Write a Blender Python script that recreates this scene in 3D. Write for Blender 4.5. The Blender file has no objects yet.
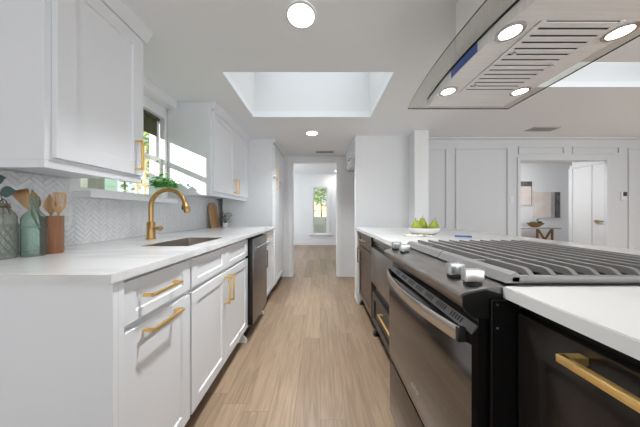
import bpy, bmesh, math, random
from mathutils import Vector, Matrix
random.seed(7)
SC = bpy.context.scene
COL = SC.collection
PI = math.pi

# ------------------------------------------------------------------ camera, world, lights, exposure
cam_d = bpy.data.cameras.new('camera')
cam_d.sensor_width = 36.0
cam_d.lens = 12.0
cam_d.clip_start = 0.01
cam = bpy.data.objects.new('camera', cam_d)
COL.objects.link(cam)
cam.location = (0, 0, 1.1)
cam.rotation_euler = (PI / 2, 0, 0)
SC.camera = cam

world = bpy.data.worlds.new('daylight')
SC.world = world
world.use_nodes = True
wn = world.node_tree.nodes
wl = world.node_tree.links
wn['Background'].inputs['Color'].default_value = (0.88, 0.94, 1.0, 1)
wn['Background'].inputs['Strength'].default_value = 1.1

def lamp(name, kind, loc, energy, color=(1, 1, 1), size=None, size_y=None, target=None, shape='RECTANGLE', spread=None):
    d = bpy.data.lights.new(name, kind)
    d.energy = energy
    d.color = color
    if kind == 'AREA':
        d.shape = shape
        d.size = size
        if size_y:
            d.size_y = size_y
        if spread:
            d.spread = spread
    o = bpy.data.objects.new(name, d)
    COL.objects.link(o)
    o.location = loc
    if target is not None:
        v = Vector(target) - Vector(loc)
        o.rotation_euler = v.to_track_quat('-Z', 'Y').to_euler()
    return o

sun = lamp('sun', 'SUN', (-4, -5, 4), 9.0, (1.0, 0.95, 0.88), target=(-4 + .68, -5 + 1, 4 - .296))
sun.data.angle = math.radians(0.6)
# daylight from the skylights, and fills added as if from unseen glazing
DAY = (.84, .925, 1.0)
lamp('rear_fill', 'AREA', (0.75, -2.9, 1.15), 25, DAY, 2.9, 1.9, (0.3, 2, .9))  # added fill from behind the camera for the kitchen fronts
lamp('dining_side_fill', 'AREA', (6.1, 0.6, 1.3), 22, DAY, 3.0, 1.8, (0, .9, .9))  # added fill from the right, as through unseen windows
lamp('daylight_skylight', 'AREA', (-.085, 1.87, 2.93), 3.5, DAY, 1.0, .5, (-.085, 1.87, 0), spread=math.radians(100))
lamp('daylight_dining_skylight', 'AREA', (2.75, 2.07, 3.05), 3, DAY, 1.6, .33, (2.75, 2.07, 0), spread=math.radians(100))
lamp('dining_rear_fill', 'AREA', (4.1, -2.9, 1.2), 42, DAY, 2.8, 1.8, (4.0, 2, 1.3))  # second added fill, aimed at the dining wall
lamp('far_room_fill', 'AREA', (-2.2, 5.6, 1.4), 54, DAY, 2.0, 1.6, (1, 5.8, 1.2))  # fill added to brighten the far room, no window on that side
lamp('hall_fill', 'AREA', (3.9, 4.3, 2.28), 30, (.94, .97, 1), .5, .5, (4.6, 4.8, 0))  # fill added to brighten the hall walls, no fixture there

SC.view_settings.view_transform = 'Standard'
SC.view_settings.look = 'None'
SC.view_settings.gamma = 1.0
SC.view_settings.use_curve_mapping = False
SC.view_settings.exposure = 0.07
SC.cycles.max_bounces = 10
SC.cycles.diffuse_bounces = 6
SC.cycles.transparent_max_bounces = 16
SC.cycles.caustics_reflective = False
SC.cycles.caustics_refractive = False
SC.cycles.sample_clamp_indirect = 6.0

# ------------------------------------------------------------------ materials
def mat(name, color, rough=0.5, metal=0.0, spec=None, noise=None, bump=None, coat=0.0, emit=None, aniso=0.0, trans=0.0, ior=None):
    m = bpy.data.materials.new(name)
    m.use_nodes = True
    nt = m.node_tree
    p = nt.nodes['Principled BSDF']
    p.inputs['Base Color'].default_value = (*color, 1)
    p.inputs['Roughness'].default_value = rough
    p.inputs['Metallic'].default_value = metal
    if spec is not None:
        p.inputs['Specular IOR Level'].default_value = spec
    if coat:
        p.inputs['Coat Weight'].default_value = coat
    if aniso:
        p.inputs['Anisotropic'].default_value = aniso
    if trans:
        p.inputs['Transmission Weight'].default_value = trans
    if ior:
        p.inputs['IOR'].default_value = ior
    if emit:
        p.inputs['Emission Color'].default_value = (*emit[0], 1)
        p.inputs['Emission Strength'].default_value = emit[1]
    tc = None
    if noise or bump:
        tc = nt.nodes.new('ShaderNodeTexCoord')
    if noise:                      # (scale vector, second colour, detail)
        mp = nt.nodes.new('ShaderNodeMapping')
        mp.inputs['Scale'].default_value = noise[0]
        n = nt.nodes.new('ShaderNodeTexNoise')
        n.inputs['Scale'].default_value = 1.0
        n.inputs['Detail'].default_value = 4.0
        mx = nt.nodes.new('ShaderNodeMix')
        mx.data_type = 'RGBA'
        mx.inputs[6].default_value = (*color, 1)
        mx.inputs[7].default_value = (*noise[1], 1)
        cr = nt.nodes.new('ShaderNodeValToRGB')
        cr.color_ramp.elements[0].position = noise[2] if len(noise) > 2 else .35
        cr.color_ramp.elements[1].position = noise[3] if len(noise) > 3 else .65
        nt.links.new(tc.outputs['Object'], mp.inputs['Vector'])
        nt.links.new(mp.outputs['Vector'], n.inputs['Vector'])
        nt.links.new(n.outputs['Fac'], cr.inputs['Fac'])
        nt.links.new(cr.outputs['Color'], mx.inputs[0])
        nt.links.new(mx.outputs[2], p.inputs['Base Color'])
    if bump:                       # (scale vector, strength)
        mp2 = nt.nodes.new('ShaderNodeMapping')
        mp2.inputs['Scale'].default_value = bump[0]
        n2 = nt.nodes.new('ShaderNodeTexNoise')
        n2.inputs['Scale'].default_value = 1.0
        bm_ = nt.nodes.new('ShaderNodeBump')
        bm_.inputs['Strength'].default_value = bump[1]
        bm_.inputs['Distance'].default_value = 0.002
        nt.links.new(tc.outputs['Object'], mp2.inputs['Vector'])
        nt.links.new(mp2.outputs['Vector'], n2.inputs['Vector'])
        nt.links.new(n2.outputs['Fac'], bm_.inputs['Height'])
        nt.links.new(bm_.outputs['Normal'], p.inputs['Normal'])
    return m

WALL = mat('white_wall_paint', (.80, .80, .805), .6, bump=((220, 220, 220), .05))
CEIL = mat('ceiling_paint', (.85, .862, .875), .7, bump=((160, 160, 160), .08))
SHAFT = mat('skylight_shaft_paint', (.80, .80, .80), .7)
TRIM = mat('white_trim_paint', (.80, .80, .80), .35)
CAB = mat('white_cabinet_lacquer', (.765, .77, .785), .33)
DINE = mat('grey_white_panelled_wall', (.69, .705, .725), .5)
BLACK = mat('black_cabinet_lacquer', (.016, .015, .0145), .22, noise=((9, 9, 2), (.026, .023, .021)))
BLACK.node_tree.nodes['Principled BSDF'].inputs['Specular IOR Level'].default_value = .36
BLACK.node_tree.nodes['Principled BSDF'].inputs['Specular Tint'].default_value = (.97, .86, .76, 1)
TOE = mat('dark_toe_kick', (.035, .03, .028), .5)
QUARTZ = mat('white_quartz', (.70, .695, .685), .18, noise=((2.5, 8, 8), (.56, .55, .545), .54, .74))
GOLD = mat('brushed_gold', (.90, .61, .225), .4, .88)
GOLDD = mat('brass_and_shaded_gold', (.46, .29, .11), .32, 1.0)
STEEL = mat('stainless_steel', (.60, .58, .56), .26, 1.0, noise=((2, 160, 160), (.52, .50, .485)))
HOODST = mat('brushed_hood_steel', (.88, .86, .84), .5, 0.5, noise=((4, 130, 4), (.82, .80, .78)))
DSTEEL = mat('dark_stainless_steel', (.30, .285, .275), .3, 1.0, noise=((120, 3, 120), (.26, .245, .24)))
RANGEST = mat('dark_range_steel', (.215, .21, .21), .15, 1.0, noise=((90, 3, 90), (.18, .176, .176)))
TOPST = mat('cooktop_steel', (.40, .375, .355), .3, 1.0, noise=((40, 12, 40), (.32, .30, .285)))
SINKST = mat('warm_sink_steel', (.47, .42, .375), .33, 1.0)
IRON = mat('cast_iron_grate', (.26, .25, .245), .4, 0.5, bump=((300, 300, 300), .1))
ESPRESSO = mat('dark_brown_cabinet_lacquer', (.055, .033, .021), .3, noise=((30, 4, 30), (.085, .052, .033)))
BLACKM = mat('black_enamel', (.006, .006, .006), .22)
RUBBER = mat('black_plastic', (.005, .005, .005), .4)
DARKST = mat('dark_vent_steel', (.2, .19, .185), .3, 1.0)
KNOB = mat('satin_knob_metal', (.72, .72, .72), .3, 1.0)
PANEL_BLUE = mat('blue_protective_film', (.05, .11, .36), .3)
BLUEPEN = mat('blue_plastic', (.02, .10, .42), .35)
CERAM = mat('white_ceramic', (.80, .79, .78), .25)
TILE = mat('glossy_white_tile', (.80, .80, .81), .12, noise=((30, 30, 30), (.74, .74, .75)))
GROUT = mat('pale_grey_grout', (.71, .71, .71), .8)
PEAR = mat('green_pear_skin', (.235, .32, .018), .4, noise=((28, 28, 22), (.36, .37, .04)))
STEM = mat('brown_stem', (.10, .06, .025), .7)
LEAF = mat('bright_herb_leaf', (.06, .36, .03), .5, noise=((30, 30, 30), (.14, .52, .06)))
LEAFD = mat('dark_sprig_leaf', (.04, .075, .02), .6, noise=((40, 40, 40), (.09, .13, .05)))
EUCA = mat('eucalyptus_leaf', (.045, .085, .075), .55)
TREE = mat('tree_leaf', (.22, .38, .08), .7, noise=((4, 4, 4), (.50, .58, .26)))
BARK = mat('tree_bark', (.12, .085, .055), .9, noise=((9, 9, 3), (.07, .05, .03)))
WOODL = mat('light_wood', (.56, .34, .155), .5, noise=((60, 60, 5), (.43, .235, .095)))
WOODB = mat('olive_board_wood', (.52, .31, .13), .45, noise=((5, 45, 4), (.34, .18, .07)))
WOODM = mat('red_brown_wood', (.25, .098, .033), .5, noise=((60, 60, 6), (.16, .06, .02)))
WOODT = mat('golden_brown_wood', (.30, .17, .06), .45, noise=((30, 30, 30), (.20, .10, .035)))
LINEN = mat('cream_linen', (.78, .75, .68), .9, noise=((60, 90, 60), (.66, .60, .46), .55, .62))
SHADE = mat('olive_blind_fabric', (.085, .088, .04), .85, noise=((90, 20, 20), (.06, .062, .028)))
VENTM = mat('white_vent_metal', (.45, .45, .45), .4, .0)
VENTD = mat('vent_gap', (.05, .05, .05), .8)
PLATE = mat('white_plastic_plate', (.80, .80, .80), .35)
CANVAS_A = mat('blush_canvas', (.72, .62, .56), .8, noise=((7, 7, 7), (.78, .71, .66)))
CANVAS_B = mat('charcoal_paint', (.065, .062, .065), .8, noise=((24, 24, 12), (.16, .155, .15)))
CANVAS_C = mat('grey_paint', (.36, .35, .35), .8, noise=((20, 20, 6), (.47, .46, .45)))
SIDING = mat('mint_siding_paint', (.46, .66, .60), .6)
FENCEW = mat('weathered_post_wood', (.20, .22, .19), .8, noise=((30, 30, 4), (.13, .14, .12)))
TAN = mat('tan_lattice_wood', (.62, .46, .24), .7, noise=((20, 20, 20), (.74, .60, .36)))
GRASS = mat('lawn_green', (.16, .26, .06), .9, noise=((3, 3, 3), (.30, .34, .12)))
PAVE = mat('pale_paving', (.62, .60, .56), .8, noise=((4, 4, 4), (.52, .50, .47)))
LENS = mat('lit_lamp_lens', (1, 1, 1), .5, emit=((1, .98, .95), 9.0))
HLENS = mat('lit_hood_lens', (1, 1, 1), .5, emit=((1, .98, .95), 6.0))

def glass_mat(name, tint, rough=0.0, mixf=0.9):
    m = bpy.data.materials.new(name)
    m.use_nodes = True
    nt = m.node_tree
    nt.nodes.remove(nt.nodes['Principled BSDF'])
    out = nt.nodes['Material Output']
    t = nt.nodes.new('ShaderNodeBsdfTransparent')
    t.inputs['Color'].default_value = (*tint, 1)
    g = nt.nodes.new('ShaderNodeBsdfGlossy')
    g.inputs['Roughness'].default_value = rough
    lw = nt.nodes.new('ShaderNodeLayerWeight')
    lw.inputs['Blend'].default_value = .5
    pw = nt.nodes.new('ShaderNodeMath')
    pw.operation = 'POWER'
    pw.inputs[1].default_value = 4.0
    nt.links.new(lw.outputs['Facing'], pw.inputs[0])
    f = nt.nodes.new('ShaderNodeMath')
    f.operation = 'MULTIPLY_ADD'
    f.inputs[1].default_value = .5
    f.inputs[2].default_value = .035
    nt.links.new(pw.outputs[0], f.inputs[0])
    mx = nt.nodes.new('ShaderNodeMixShader')
    nt.links.new(f.outputs[0], mx.inputs[0])
    nt.links.new(t.outputs[0], mx.inputs[1])
    nt.links.new(g.outputs[0], mx.inputs[2])
    nt.links.new(mx.outputs[0], out.inputs['Surface'])
    return m
PANE = glass_mat('window_glass', (.97, .99, .98))
HOODGLASS = glass_mat('tinted_canopy_glass', (.86, .855, .83), .03)
EDGEGLASS = mat('canopy_glass_edge', (.03, .035, .033), .2)
BOTTLE = mat('green_bottle_glass', (.73, .90, .81), .06, trans=.93, ior=1.3)
BOTTLE_T = mat('textured_olive_glass', (.80, .845, .765), .14, trans=.88, ior=1.32)

def floor_mat():
    m = bpy.data.materials.new('oak_plank_floor')
    m.use_nodes = True
    nt = m.node_tree
    L = nt.links.new
    p = nt.nodes['Principled BSDF']
    tc = nt.nodes.new('ShaderNodeTexCoord')
    sp = nt.nodes.new('ShaderNodeSeparateXYZ')
    cb = nt.nodes.new('ShaderNodeCombineXYZ')
    L(tc.outputs['Object'], sp.inputs[0])
    L(sp.outputs['X'], cb.inputs['Y'])
    ROW = .142
    dv = nt.nodes.new('ShaderNodeMath'); dv.operation = 'DIVIDE'; dv.inputs[1].default_value = ROW
    fl = nt.nodes.new('ShaderNodeMath'); fl.operation = 'FLOOR'
    wnz = nt.nodes.new('ShaderNodeTexWhiteNoise'); wnz.noise_dimensions = '1D'
    ml = nt.nodes.new('ShaderNodeMath'); ml.operation = 'MULTIPLY_ADD'; ml.inputs[1].default_value = 5.0
    L(sp.outputs['X'], dv.inputs[0]); L(dv.outputs[0], fl.inputs[0]); L(fl.outputs[0], wnz.inputs['W'])
    L(wnz.outputs['Value'], ml.inputs[0]); L(sp.outputs['Y'], ml.inputs[2])
    L(ml.outputs[0], cb.inputs['X'])
    b = nt.nodes.new('ShaderNodeTexBrick')
    b.inputs['Scale'].default_value = 1.0
    b.inputs['Brick Width'].default_value = 1.35
    b.inputs['Row Height'].default_value = .142
    b.inputs['Mortar Size'].default_value = .0011
    b.inputs['Mortar Smooth'].default_value = .3
    b.inputs['Color1'].default_value = (.275, .188, .123, 1)
    b.inputs['Color2'].default_value = (.40, .285, .192, 1)
    b.inputs['Mortar'].default_value = (.19, .125, .08, 1)
    b.offset = 0.0
    L(cb.outputs[0], b.inputs['Vector'])
    # grain: stretched along the plank, shifted per plank by the plank colour
    mp = nt.nodes.new('ShaderNodeMapping')
    mp.inputs['Scale'].default_value = (34, 2.2, 1)
    add = nt.nodes.new('ShaderNodeVectorMath')
    add.operation = 'ADD'
    sc = nt.nodes.new('ShaderNodeVectorMath')
    sc.operation = 'SCALE'
    sc.inputs['Scale'].default_value = 60
    L(b.outputs['Color'], sc.inputs[0])
    L(tc.outputs['Object'], add.inputs[0])
    L(sc.outputs[0], add.inputs[1])
    L(add.outputs[0], mp.inputs['Vector'])
    n = nt.nodes.new('ShaderNodeTexNoise')
    n.inputs['Scale'].default_value = 1.0
    n.inputs['Detail'].default_value = 6
    n.inputs['Distortion'].default_value = 1.6
    L(mp.outputs[0], n.inputs['Vector'])
    r = nt.nodes.new('ShaderNodeValToRGB')
    r.color_ramp.elements[0].position = .3
    r.color_ramp.elements[0].color = (.68, .66, .64, 1)
    r.color_ramp.elements[1].position = .62
    r.color_ramp.elements[1].color = (1.0, 1.0, 1.0, 1)
    L(n.outputs['Fac'], r.inputs['Fac'])
    mx = nt.nodes.new('ShaderNodeMix')
    mx.data_type = 'RGBA'
    mx.blend_type = 'MULTIPLY'
    mx.inputs[0].default_value = 1.0
    L(b.outputs['Color'], mx.inputs[6])
    L(r.outputs['Color'], mx.inputs[7])
    L(mx.outputs[2], p.inputs['Base Color'])
    p.inputs['Roughness'].default_value = .36
    bp = nt.nodes.new('ShaderNodeBump')
    bp.inputs['Strength'].default_value = .12
    bp.inputs['Distance'].default_value = .002
    L(n.outputs['Fac'], bp.inputs['Height'])
    L(bp.outputs['Normal'], p.inputs['Normal'])
    return m
FLOOR = floor_mat()

# ------------------------------------------------------------------ mesh helpers
def B():
    return bmesh.new()

def box(b, x0, x1, y0, y1, z0, z1, bev=0.0, seg=2, mi=0):
    x0, x1 = sorted((x0, x1)); y0, y1 = sorted((y0, y1)); z0, z1 = sorted((z0, z1))
    vs = [b.verts.new(c) for c in ((x0, y0, z0), (x1, y0, z0), (x1, y1, z0), (x0, y1, z0),
                                   (x0, y0, z1), (x1, y0, z1), (x1, y1, z1), (x0, y1, z1))]
    fs = [b.faces.new([vs[i] for i in f]) for f in ((0, 3, 2, 1), (4, 5, 6, 7), (0, 1, 5, 4), (1, 2, 6, 5), (2, 3, 7, 6), (3, 0, 4, 7))]
    for f in fs:
        f.material_index = mi
    if bev:
        es = list({e for f in fs for e in f.edges})
        bmesh.ops.bevel(b, geom=es, offset=bev, segments=seg, affect='EDGES', profile=.5)
    return vs

def obox(b, c, dims, rot, bev=0.0, mi=0):
    """box centred on c, rotated by a Matrix"""
    t = bmesh.new()
    box(t, -dims[0] / 2, dims[0] / 2, -dims[1] / 2, dims[1] / 2, -dims[2] / 2, dims[2] / 2, bev)
    merge(b, t, Matrix.Translation(c) @ rot.to_4x4(), mi)

def merge(b, t, mx=None, mi=0):
    me = bpy.data.meshes.new('tmp')
    if mx is not None:
        t.transform(mx)
    for f in t.faces:
        f.material_index = mi
    t.to_mesh(me)
    t.free()
    b.from_mesh(me)
    bpy.data.meshes.remove(me)

def ring(b, c, ax, r, seg, ref=None):
    ax = Vector(ax).normalized()
    if ref is None:
        ref = Vector((0, 0, 1)) if abs(ax.z) < .9 else Vector((1, 0, 0))
    u = ax.cross(ref).normalized()
    v = ax.cross(u).normalized()
    return [b.verts.new(Vector(c) + u * r * math.cos(2 * PI * i / seg) + v * r * math.sin(2 * PI * i / seg)) for i in range(seg)]

def bridge(b, r0, r1):
    n = len(r0)
    for i in range(n):
        b.faces.new((r0[i], r0[(i + 1) % n], r1[(i + 1) % n], r1[i]))

def cyl(b, p0, p1, r0, r1=None, seg=20):
    r1 = r0 if r1 is None else r1
    ax = Vector(p1) - Vector(p0)
    a = ring(b, p0, ax, r0, seg)
    c = ring(b, p1, ax, r1, seg)
    bridge(b, a, c)
    b.faces.new(a[::-1])
    b.faces.new(c)

def tube(b, pts, r, seg=12):
    pts = [Vector(p) for p in pts]
    rs = r if isinstance(r, (list, tuple)) else [r] * len(pts)
    ref = None
    prev = None
    first = None
    for i, p in enumerate(pts):
        d = (pts[min(i + 1, len(pts) - 1)] - pts[max(i - 1, 0)]).normalized()
        if ref is None:
            ref = Vector((0, 1, 0)) if abs(d.y) < .9 else Vector((1, 0, 0))
        u = (ref - d * ref.dot(d)).normalized()
        ref = u
        v = d.cross(u)
        cur = [b.verts.new(p + u * rs[i] * math.cos(2 * PI * k / seg) + v * rs[i] * math.sin(2 * PI * k / seg)) for k in range(seg)]
        if prev:
            bridge(b, prev, cur)
        else:
            first = cur
        prev = cur
    b.faces.new(first[::-1])
    b.faces.new(prev)

def lathe(b, prof, c=(0, 0, 0), seg=32, sx=1.0, sy=1.0, cap=True):
    rings = []
    for r, z in prof:
        rings.append([b.verts.new((c[0] + r * sx * math.cos(2 * PI * i / seg), c[1] + r * sy * math.sin(2 * PI * i / seg), c[2] + z)) for i in range(seg)])
    for i in range(len(rings) - 1):
        bridge(b, rings[i], rings[i + 1])
    if cap:
        b.faces.new(rings[0][::-1])
        b.faces.new(rings[-1])

def prism(b, poly, axis, a0, a1, mi=0):
    """extrude a 2D polygon along an axis: poly in the two other axes, in xyz order"""
    def P(q, a):
        if axis == 'x':
            return (a, q[0], q[1])
        if axis == 'y':
            return (q[0], a, q[1])
        return (q[0], q[1], a)
    v0 = [b.verts.new(P(q, a0)) for q in poly]
    v1 = [b.verts.new(P(q, a1)) for q in poly]
    n = len(poly)
    fs = [b.faces.new(v0), b.faces.new(v1)]
    for i in range(n):
        fs.append(b.faces.new((v0[i], v0[(i + 1) % n], v1[(i + 1) % n], v1[i])))
    for f in fs:
        f.material_index = mi

def shaker(b, y0, y1, z0, z1, xf, nx, rail=.058, t=.02, rec=.009, rz=None):
    """framed door in a plane of constant x; xf = front face, nx = +1/-1 outward"""
    rz = rail if rz is None else rz
    c = .0015
    def loop(iy, iz, d):
        return [b.verts.new((xf - nx * d, yy, zz)) for yy, zz in ((y0 + iy, z0 + iz), (y1 - iy, z0 + iz), (y1 - iy, z1 - iz), (y0 + iy, z1 - iz))]
    Ls = [loop(0, 0, t), loop(0, 0, c), loop(c, c, 0), loop(rail, rz, 0), loop(rail + .003, rz + .003, rec), ]
    b.faces.new(Ls[0])
    for i in range(len(Ls) - 1):
        bridge(b, Ls[i], Ls[i + 1])
    b.faces.new(Ls[-1])

def pull(b, xf, nx, y0, y1, z0, z1, off=.036, s=.0105):
    """D shaped bar pull on a face of constant x, running in y or z"""
    xo = xf + nx * off
    if abs(y1 - y0) > abs(z1 - z0):
        zc = (z0 + z1) / 2
        box(b, xo - s / 2, xo + s / 2, y0, y1, zc - s / 2, zc + s / 2, .001)
        for y in (y0, y1 - s):
            box(b, xf, xo, y, y + s, zc - s / 2, zc + s / 2)
    else:
        yc = (y0 + y1) / 2
        box(b, xo - s / 2, xo + s / 2, yc - s / 2, yc + s / 2, z0, z1, .001)
        for z in (z0, z1 - s):
            box(b, xf, xo, yc - s / 2, yc + s / 2, z, z + s)

def put(name, b, m, parent=None, smooth=35, kind=None, label=None, cat=None, group=None):
    bmesh.ops.recalc_face_normals(b, faces=b.faces[:])
    me = bpy.data.meshes.new(name)
    b.to_mesh(me)
    b.free()
    for x in (m if isinstance(m, (list, tuple)) else [m]):
        me.materials.append(x)
    if smooth:
        for p in me.polygons:
            p.use_smooth = True
        me.set_sharp_from_angle(angle=math.radians(smooth))
    o = bpy.data.objects.new(name, me)
    COL.objects.link(o)
    if parent is not None:
        o.parent = parent
        w = Vector((0, 0, 0))
        q = parent
        while q is not None:
            if q.type == 'EMPTY':
                w += q.location
            q = q.parent
        if parent.type == 'EMPTY':
            o.matrix_parent_inverse = Matrix.Translation(-w)
    if kind:
        o['kind'] = kind
    tag(o, label, cat, group)
    return o

def tag(o, label=None, cat=None, group=None):
    if label:
        o['label'] = label
    if cat:
        o['category'] = cat
    if group:
        o['group'] = group
    return o

def thing(name, loc, label, cat, group=None):
    o = bpy.data.objects.new(name, None)
    o.empty_display_size = .05
    COL.objects.link(o)
    o.location = loc
    return tag(o, label, cat, group)

def dup(root, loc, label=None, rotz=0.0):
    r = root.copy()
    COL.objects.link(r)
    r.location = loc
    r.rotation_euler = (0, 0, rotz)
    if label:
        r['label'] = label
    for ch in list(root.children):
        c = ch.copy()
        COL.objects.link(c)
        c.parent = r
        c.matrix_parent_inverse = ch.matrix_parent_inverse.copy()
        for g in list(ch.children):
            d = g.copy()
            COL.objects.link(d)
            d.parent = c
            d.matrix_parent_inverse = g.matrix_parent_inverse.copy()
    return r

def struct(name, b, m, parent=None, smooth=None):
    return put(name, b, m, parent, smooth, kind=None if parent else 'structure')

def boxes(name, m, *bs, parent=None, bev=0):
    b = B()
    for q in bs:
        box(b, *q, bev=bev)
    return struct(name, b, m, parent)

# ------------------------------------------------------------------ the setting
CZ = 2.104            # kitchen ceiling
DZ = 2.44             # dining ceiling
WX = -1.375           # face of the left wall
EY = 3.71             # end wall of the kitchen
DY = 3.76             # dining wall
boxes('floor', FLOOR, (-3.0, 7.8, -3.0, 7.6, -.05, 0))
# kitchen ceiling with the skylight opening
SX0, SX1, SY0, SY1 = -.693, .525, 1.515, 2.22
boxes('ceiling', CEIL, (WX - .12, SX0, -3.0, EY, CZ, CZ + .06), (SX1, 1.30, -3.0, EY, CZ, CZ + .06),
      (SX0, SX1, -3.0, SY0, CZ, CZ + .06), (SX0, SX1, SY1, EY, CZ, CZ + .06),
      (1.28, 1.30, -3.0, 2.58, CZ + .06, DZ))
b = B()
def shaft(b, x0, x1, y0, y1, z0, z1, k, t=.03):
    lo = [(x0, y0), (x1, y0), (x1, y1), (x0, y1)]
    hi = [(x0 + k, y0), (x1 - k, y0), (x1 - k, y1), (x0 + k, y1)]
    o = [(-t, -t), (t, -t), (t, t), (-t, t)]
    r = [[b.verts.new((lo[i][0], lo[i][1], z0)) for i in range(4)],
         [b.verts.new((hi[i][0], hi[i][1], z1)) for i in range(4)],
         [b.verts.new((hi[i][0] + o[i][0], hi[i][1] + o[i][1], z1)) for i in range(4)],
         [b.verts.new((lo[i][0] + o[i][0], lo[i][1] + o[i][1], z0)) for i in range(4)]]
    for i in range(4):
        bridge(b, r[i], r[(i + 1) % 4])
shaft(b, SX0, SX1, SY0, SY1, CZ + .06, 2.95, .03)
struct('trim_1', b, SHAFT)
w = boxes('window_1', TRIM, (SX0, SX1, SY0 - .03, SY0 + .03, 2.95, 3.0), (SX0, SX1, SY1 - .03, SY1 + .03, 2.95, 3.0),
          (SX0 - .03, SX0 + .05, SY0, SY1, 2.95, 3.0), (SX1 - .05, SX1 + .03, SY0, SY1, 2.95, 3.0))
boxes('pane', PANE, (SX0 + .05, SX1 - .05, SY0 + .03, SY1 - .03, 2.965, 2.971), parent=w)
# dining ceiling with its own skylight
QX0, QX1, QY0, QY1 = 1.95, 3.7, 1.887, 2.26
boxes('ceiling_dining', CEIL, (1.30, QX0, -3.0, 3.76, DZ, DZ + .06), (QX1, 6.3, -3.0, 3.76, DZ, DZ + .06),
      (QX0, QX1, -3.0, QY0, DZ, DZ + .06), (QX0, QX1, QY1, 3.76, DZ, DZ + .06))
b = B()
shaft(b, QX0, QX1, QY0, QY1, DZ + .06, 3.1, 0)
struct('trim_2', b, SHAFT)
w = boxes('window_2', TRIM, (QX0, QX1, QY0 - .03, QY0 + .03, 3.1, 3.15), (QX0, QX1, QY1 - .03, QY1 + .03, 3.1, 3.15),
          (QX0 - .03, QX0 + .04, QY0, QY1, 3.1, 3.15), (QX1 - .04, QX1 + .03, QY0, QY1, 3.1, 3.15))
boxes('pane', PANE, (QX0 + .04, QX1 - .04, QY0 + .03, QY1 - .03, 3.115, 3.121), parent=w)

# left wall with the window opening
WY0, WY1, WZ0, WZ1 = 1.20, 1.882, 1.19, 1.945
boxes('wall_left', WALL, (WX - .12, WX, -3.0, WY0, 0, CZ), (WX - .12, WX, WY1, EY + .12, 0, CZ),
      (WX - .12, WX, WY0, WY1, 0, WZ0), (WX - .12, WX, WY0, WY1, WZ1, CZ))
# wall behind the camera, with wide openings added to let fill daylight in
boxes('wall_back', WALL, (WX - .12, -1.2, -3.12, -3.0, 0, DZ), (2.2, 2.6, -3.12, -3.0, 0, DZ), (5.6, 6.3, -3.12, -3.0, 0, DZ),
      (-1.2, 2.2, -3.12, -3.0, 2.03, DZ), (2.6, 5.6, -3.12, -3.0, 2.03, DZ))
boxes('wall_right', WALL, (6.2, 6.3, -3.0, -1.0, 0, DZ), (6.2, 6.3, 2.2, 3.76, 0, DZ), (6.2, 6.3, -1.0, 2.2, 0, .5), (6.2, 6.3, -1.0, 2.2, 2.1, DZ))
# kitchen end wall with the cased opening
OX0, OX1, OZ = -.487, .301, 2.006
boxes('wall_end', WALL, (WX, OX0, EY, EY + .12, 0, CZ), (OX1, 1.30, EY, EY + .12, 0, CZ), (OX0, OX1, EY, EY + .12, OZ, CZ))
b = B()
for q in ((OX0 - .072, OX0, EY - .018, EY, 0, OZ + .06), (OX1, OX1 + .072, EY - .018, EY, 0, OZ + .06), (OX0, OX1, EY - .018, EY, OZ, OZ + .06),
          (OX0, OX0 + .012, EY, EY + .12, 0, OZ), (OX1 - .012, OX1, EY, EY + .12, 0, OZ), (OX0, OX1, EY, EY + .12, OZ - .012, OZ)):
    box(b, *q, bev=.003)
for q in ((OX0 - .078, OX0 - .062, EY - .03, EY, 0, OZ + .066), (OX1 + .062, OX1 + .078, EY - .03, EY, 0, OZ + .066), (OX0 - .062, OX1 + .062, EY - .03, EY, OZ + .05, OZ + .066)):
    box(b, *q, bev=.003)
struct('trim_3', b, TRIM)
boxes('baseboard_end', TRIM, (OX1 + .079, 1.15, EY - .014, EY, 0, .1))
# wall block beside the corridor: niche with a cupboard over it, front wall and square pillar
BX, BY = .455, 2.75
boxes('wall_block', WALL, (BX, 1.15, BY, BY + .05, 0, CZ), (1.10, 1.15, BY + .05, EY, 0, CZ))
boxes('wall_pillar', WALL, (1.15, 1.30, 2.58, EY, 0, CZ), (1.26, 1.30, 2.58, 3.76, CZ, DZ))
boxes('trim_4', TRIM, (1.15 - .012, 1.30 + .006, 2.566, 2.58, .93, CZ - .001))
# far room beyond the opening
FY = 7.45
boxes('wall_far', WALL, (-2.5, -.234, FY, FY + .12, 0, 2.5), (.255, 2.5, FY, FY + .12, 0, 2.5), (-.234, .255, FY, FY + .12, 0, .377), (-.234, .255, FY, FY + .12, 2.01, 2.5))
boxes('wall_far_left', WALL, (-2.6, -2.5, EY + .12, FY, 0, 2.5))
boxes('wall_far_right', WALL, (2.5, 2.6, EY + .12, FY, 0, 2.5))
boxes('wall_far_front', WALL, (-2.5, WX, EY, EY + .12, 0, 2.5), (1.30, 2.5, DY + .11, DY + .17, 0, 2.5), (WX, 1.30, EY + .06, EY + .12, CZ, 2.5))
boxes('ceiling_far', CEIL, (-2.6, 2.6, EY + .121, FY + .12, 2.5, 2.56))
boxes('baseboard_far', TRIM, (-2.5, 2.5, FY - .015, FY, 0, .13), bev=.003)
b = B()
for q in ((-.35, -.234, FY - .02, FY, .30, 2.09), (.255, .35, FY - .02, FY, .30, 2.09), (-.35, .35, FY - .022, FY, 2.01, 2.11), (-.39, .39, FY - .05, FY, .34, .377), (-.35, .35, FY - .02, FY, .25, .34)):
    box(b, *q, bev=.003)
w = struct('window_3', b, TRIM)
boxes('sash', TRIM, (-.234, -.20, FY + .04, FY + .07, .377, 2.01), (.221, .255, FY + .04, FY + .07, .377, 2.01), (-.2, .221, FY + .04, FY + .07, .377, .42),
      (-.2, .221, FY + .04, FY + .07, 1.97, 2.01), (-.2, .221, FY + .04, FY + .07, 1.17, 1.21), parent=w)
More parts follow.
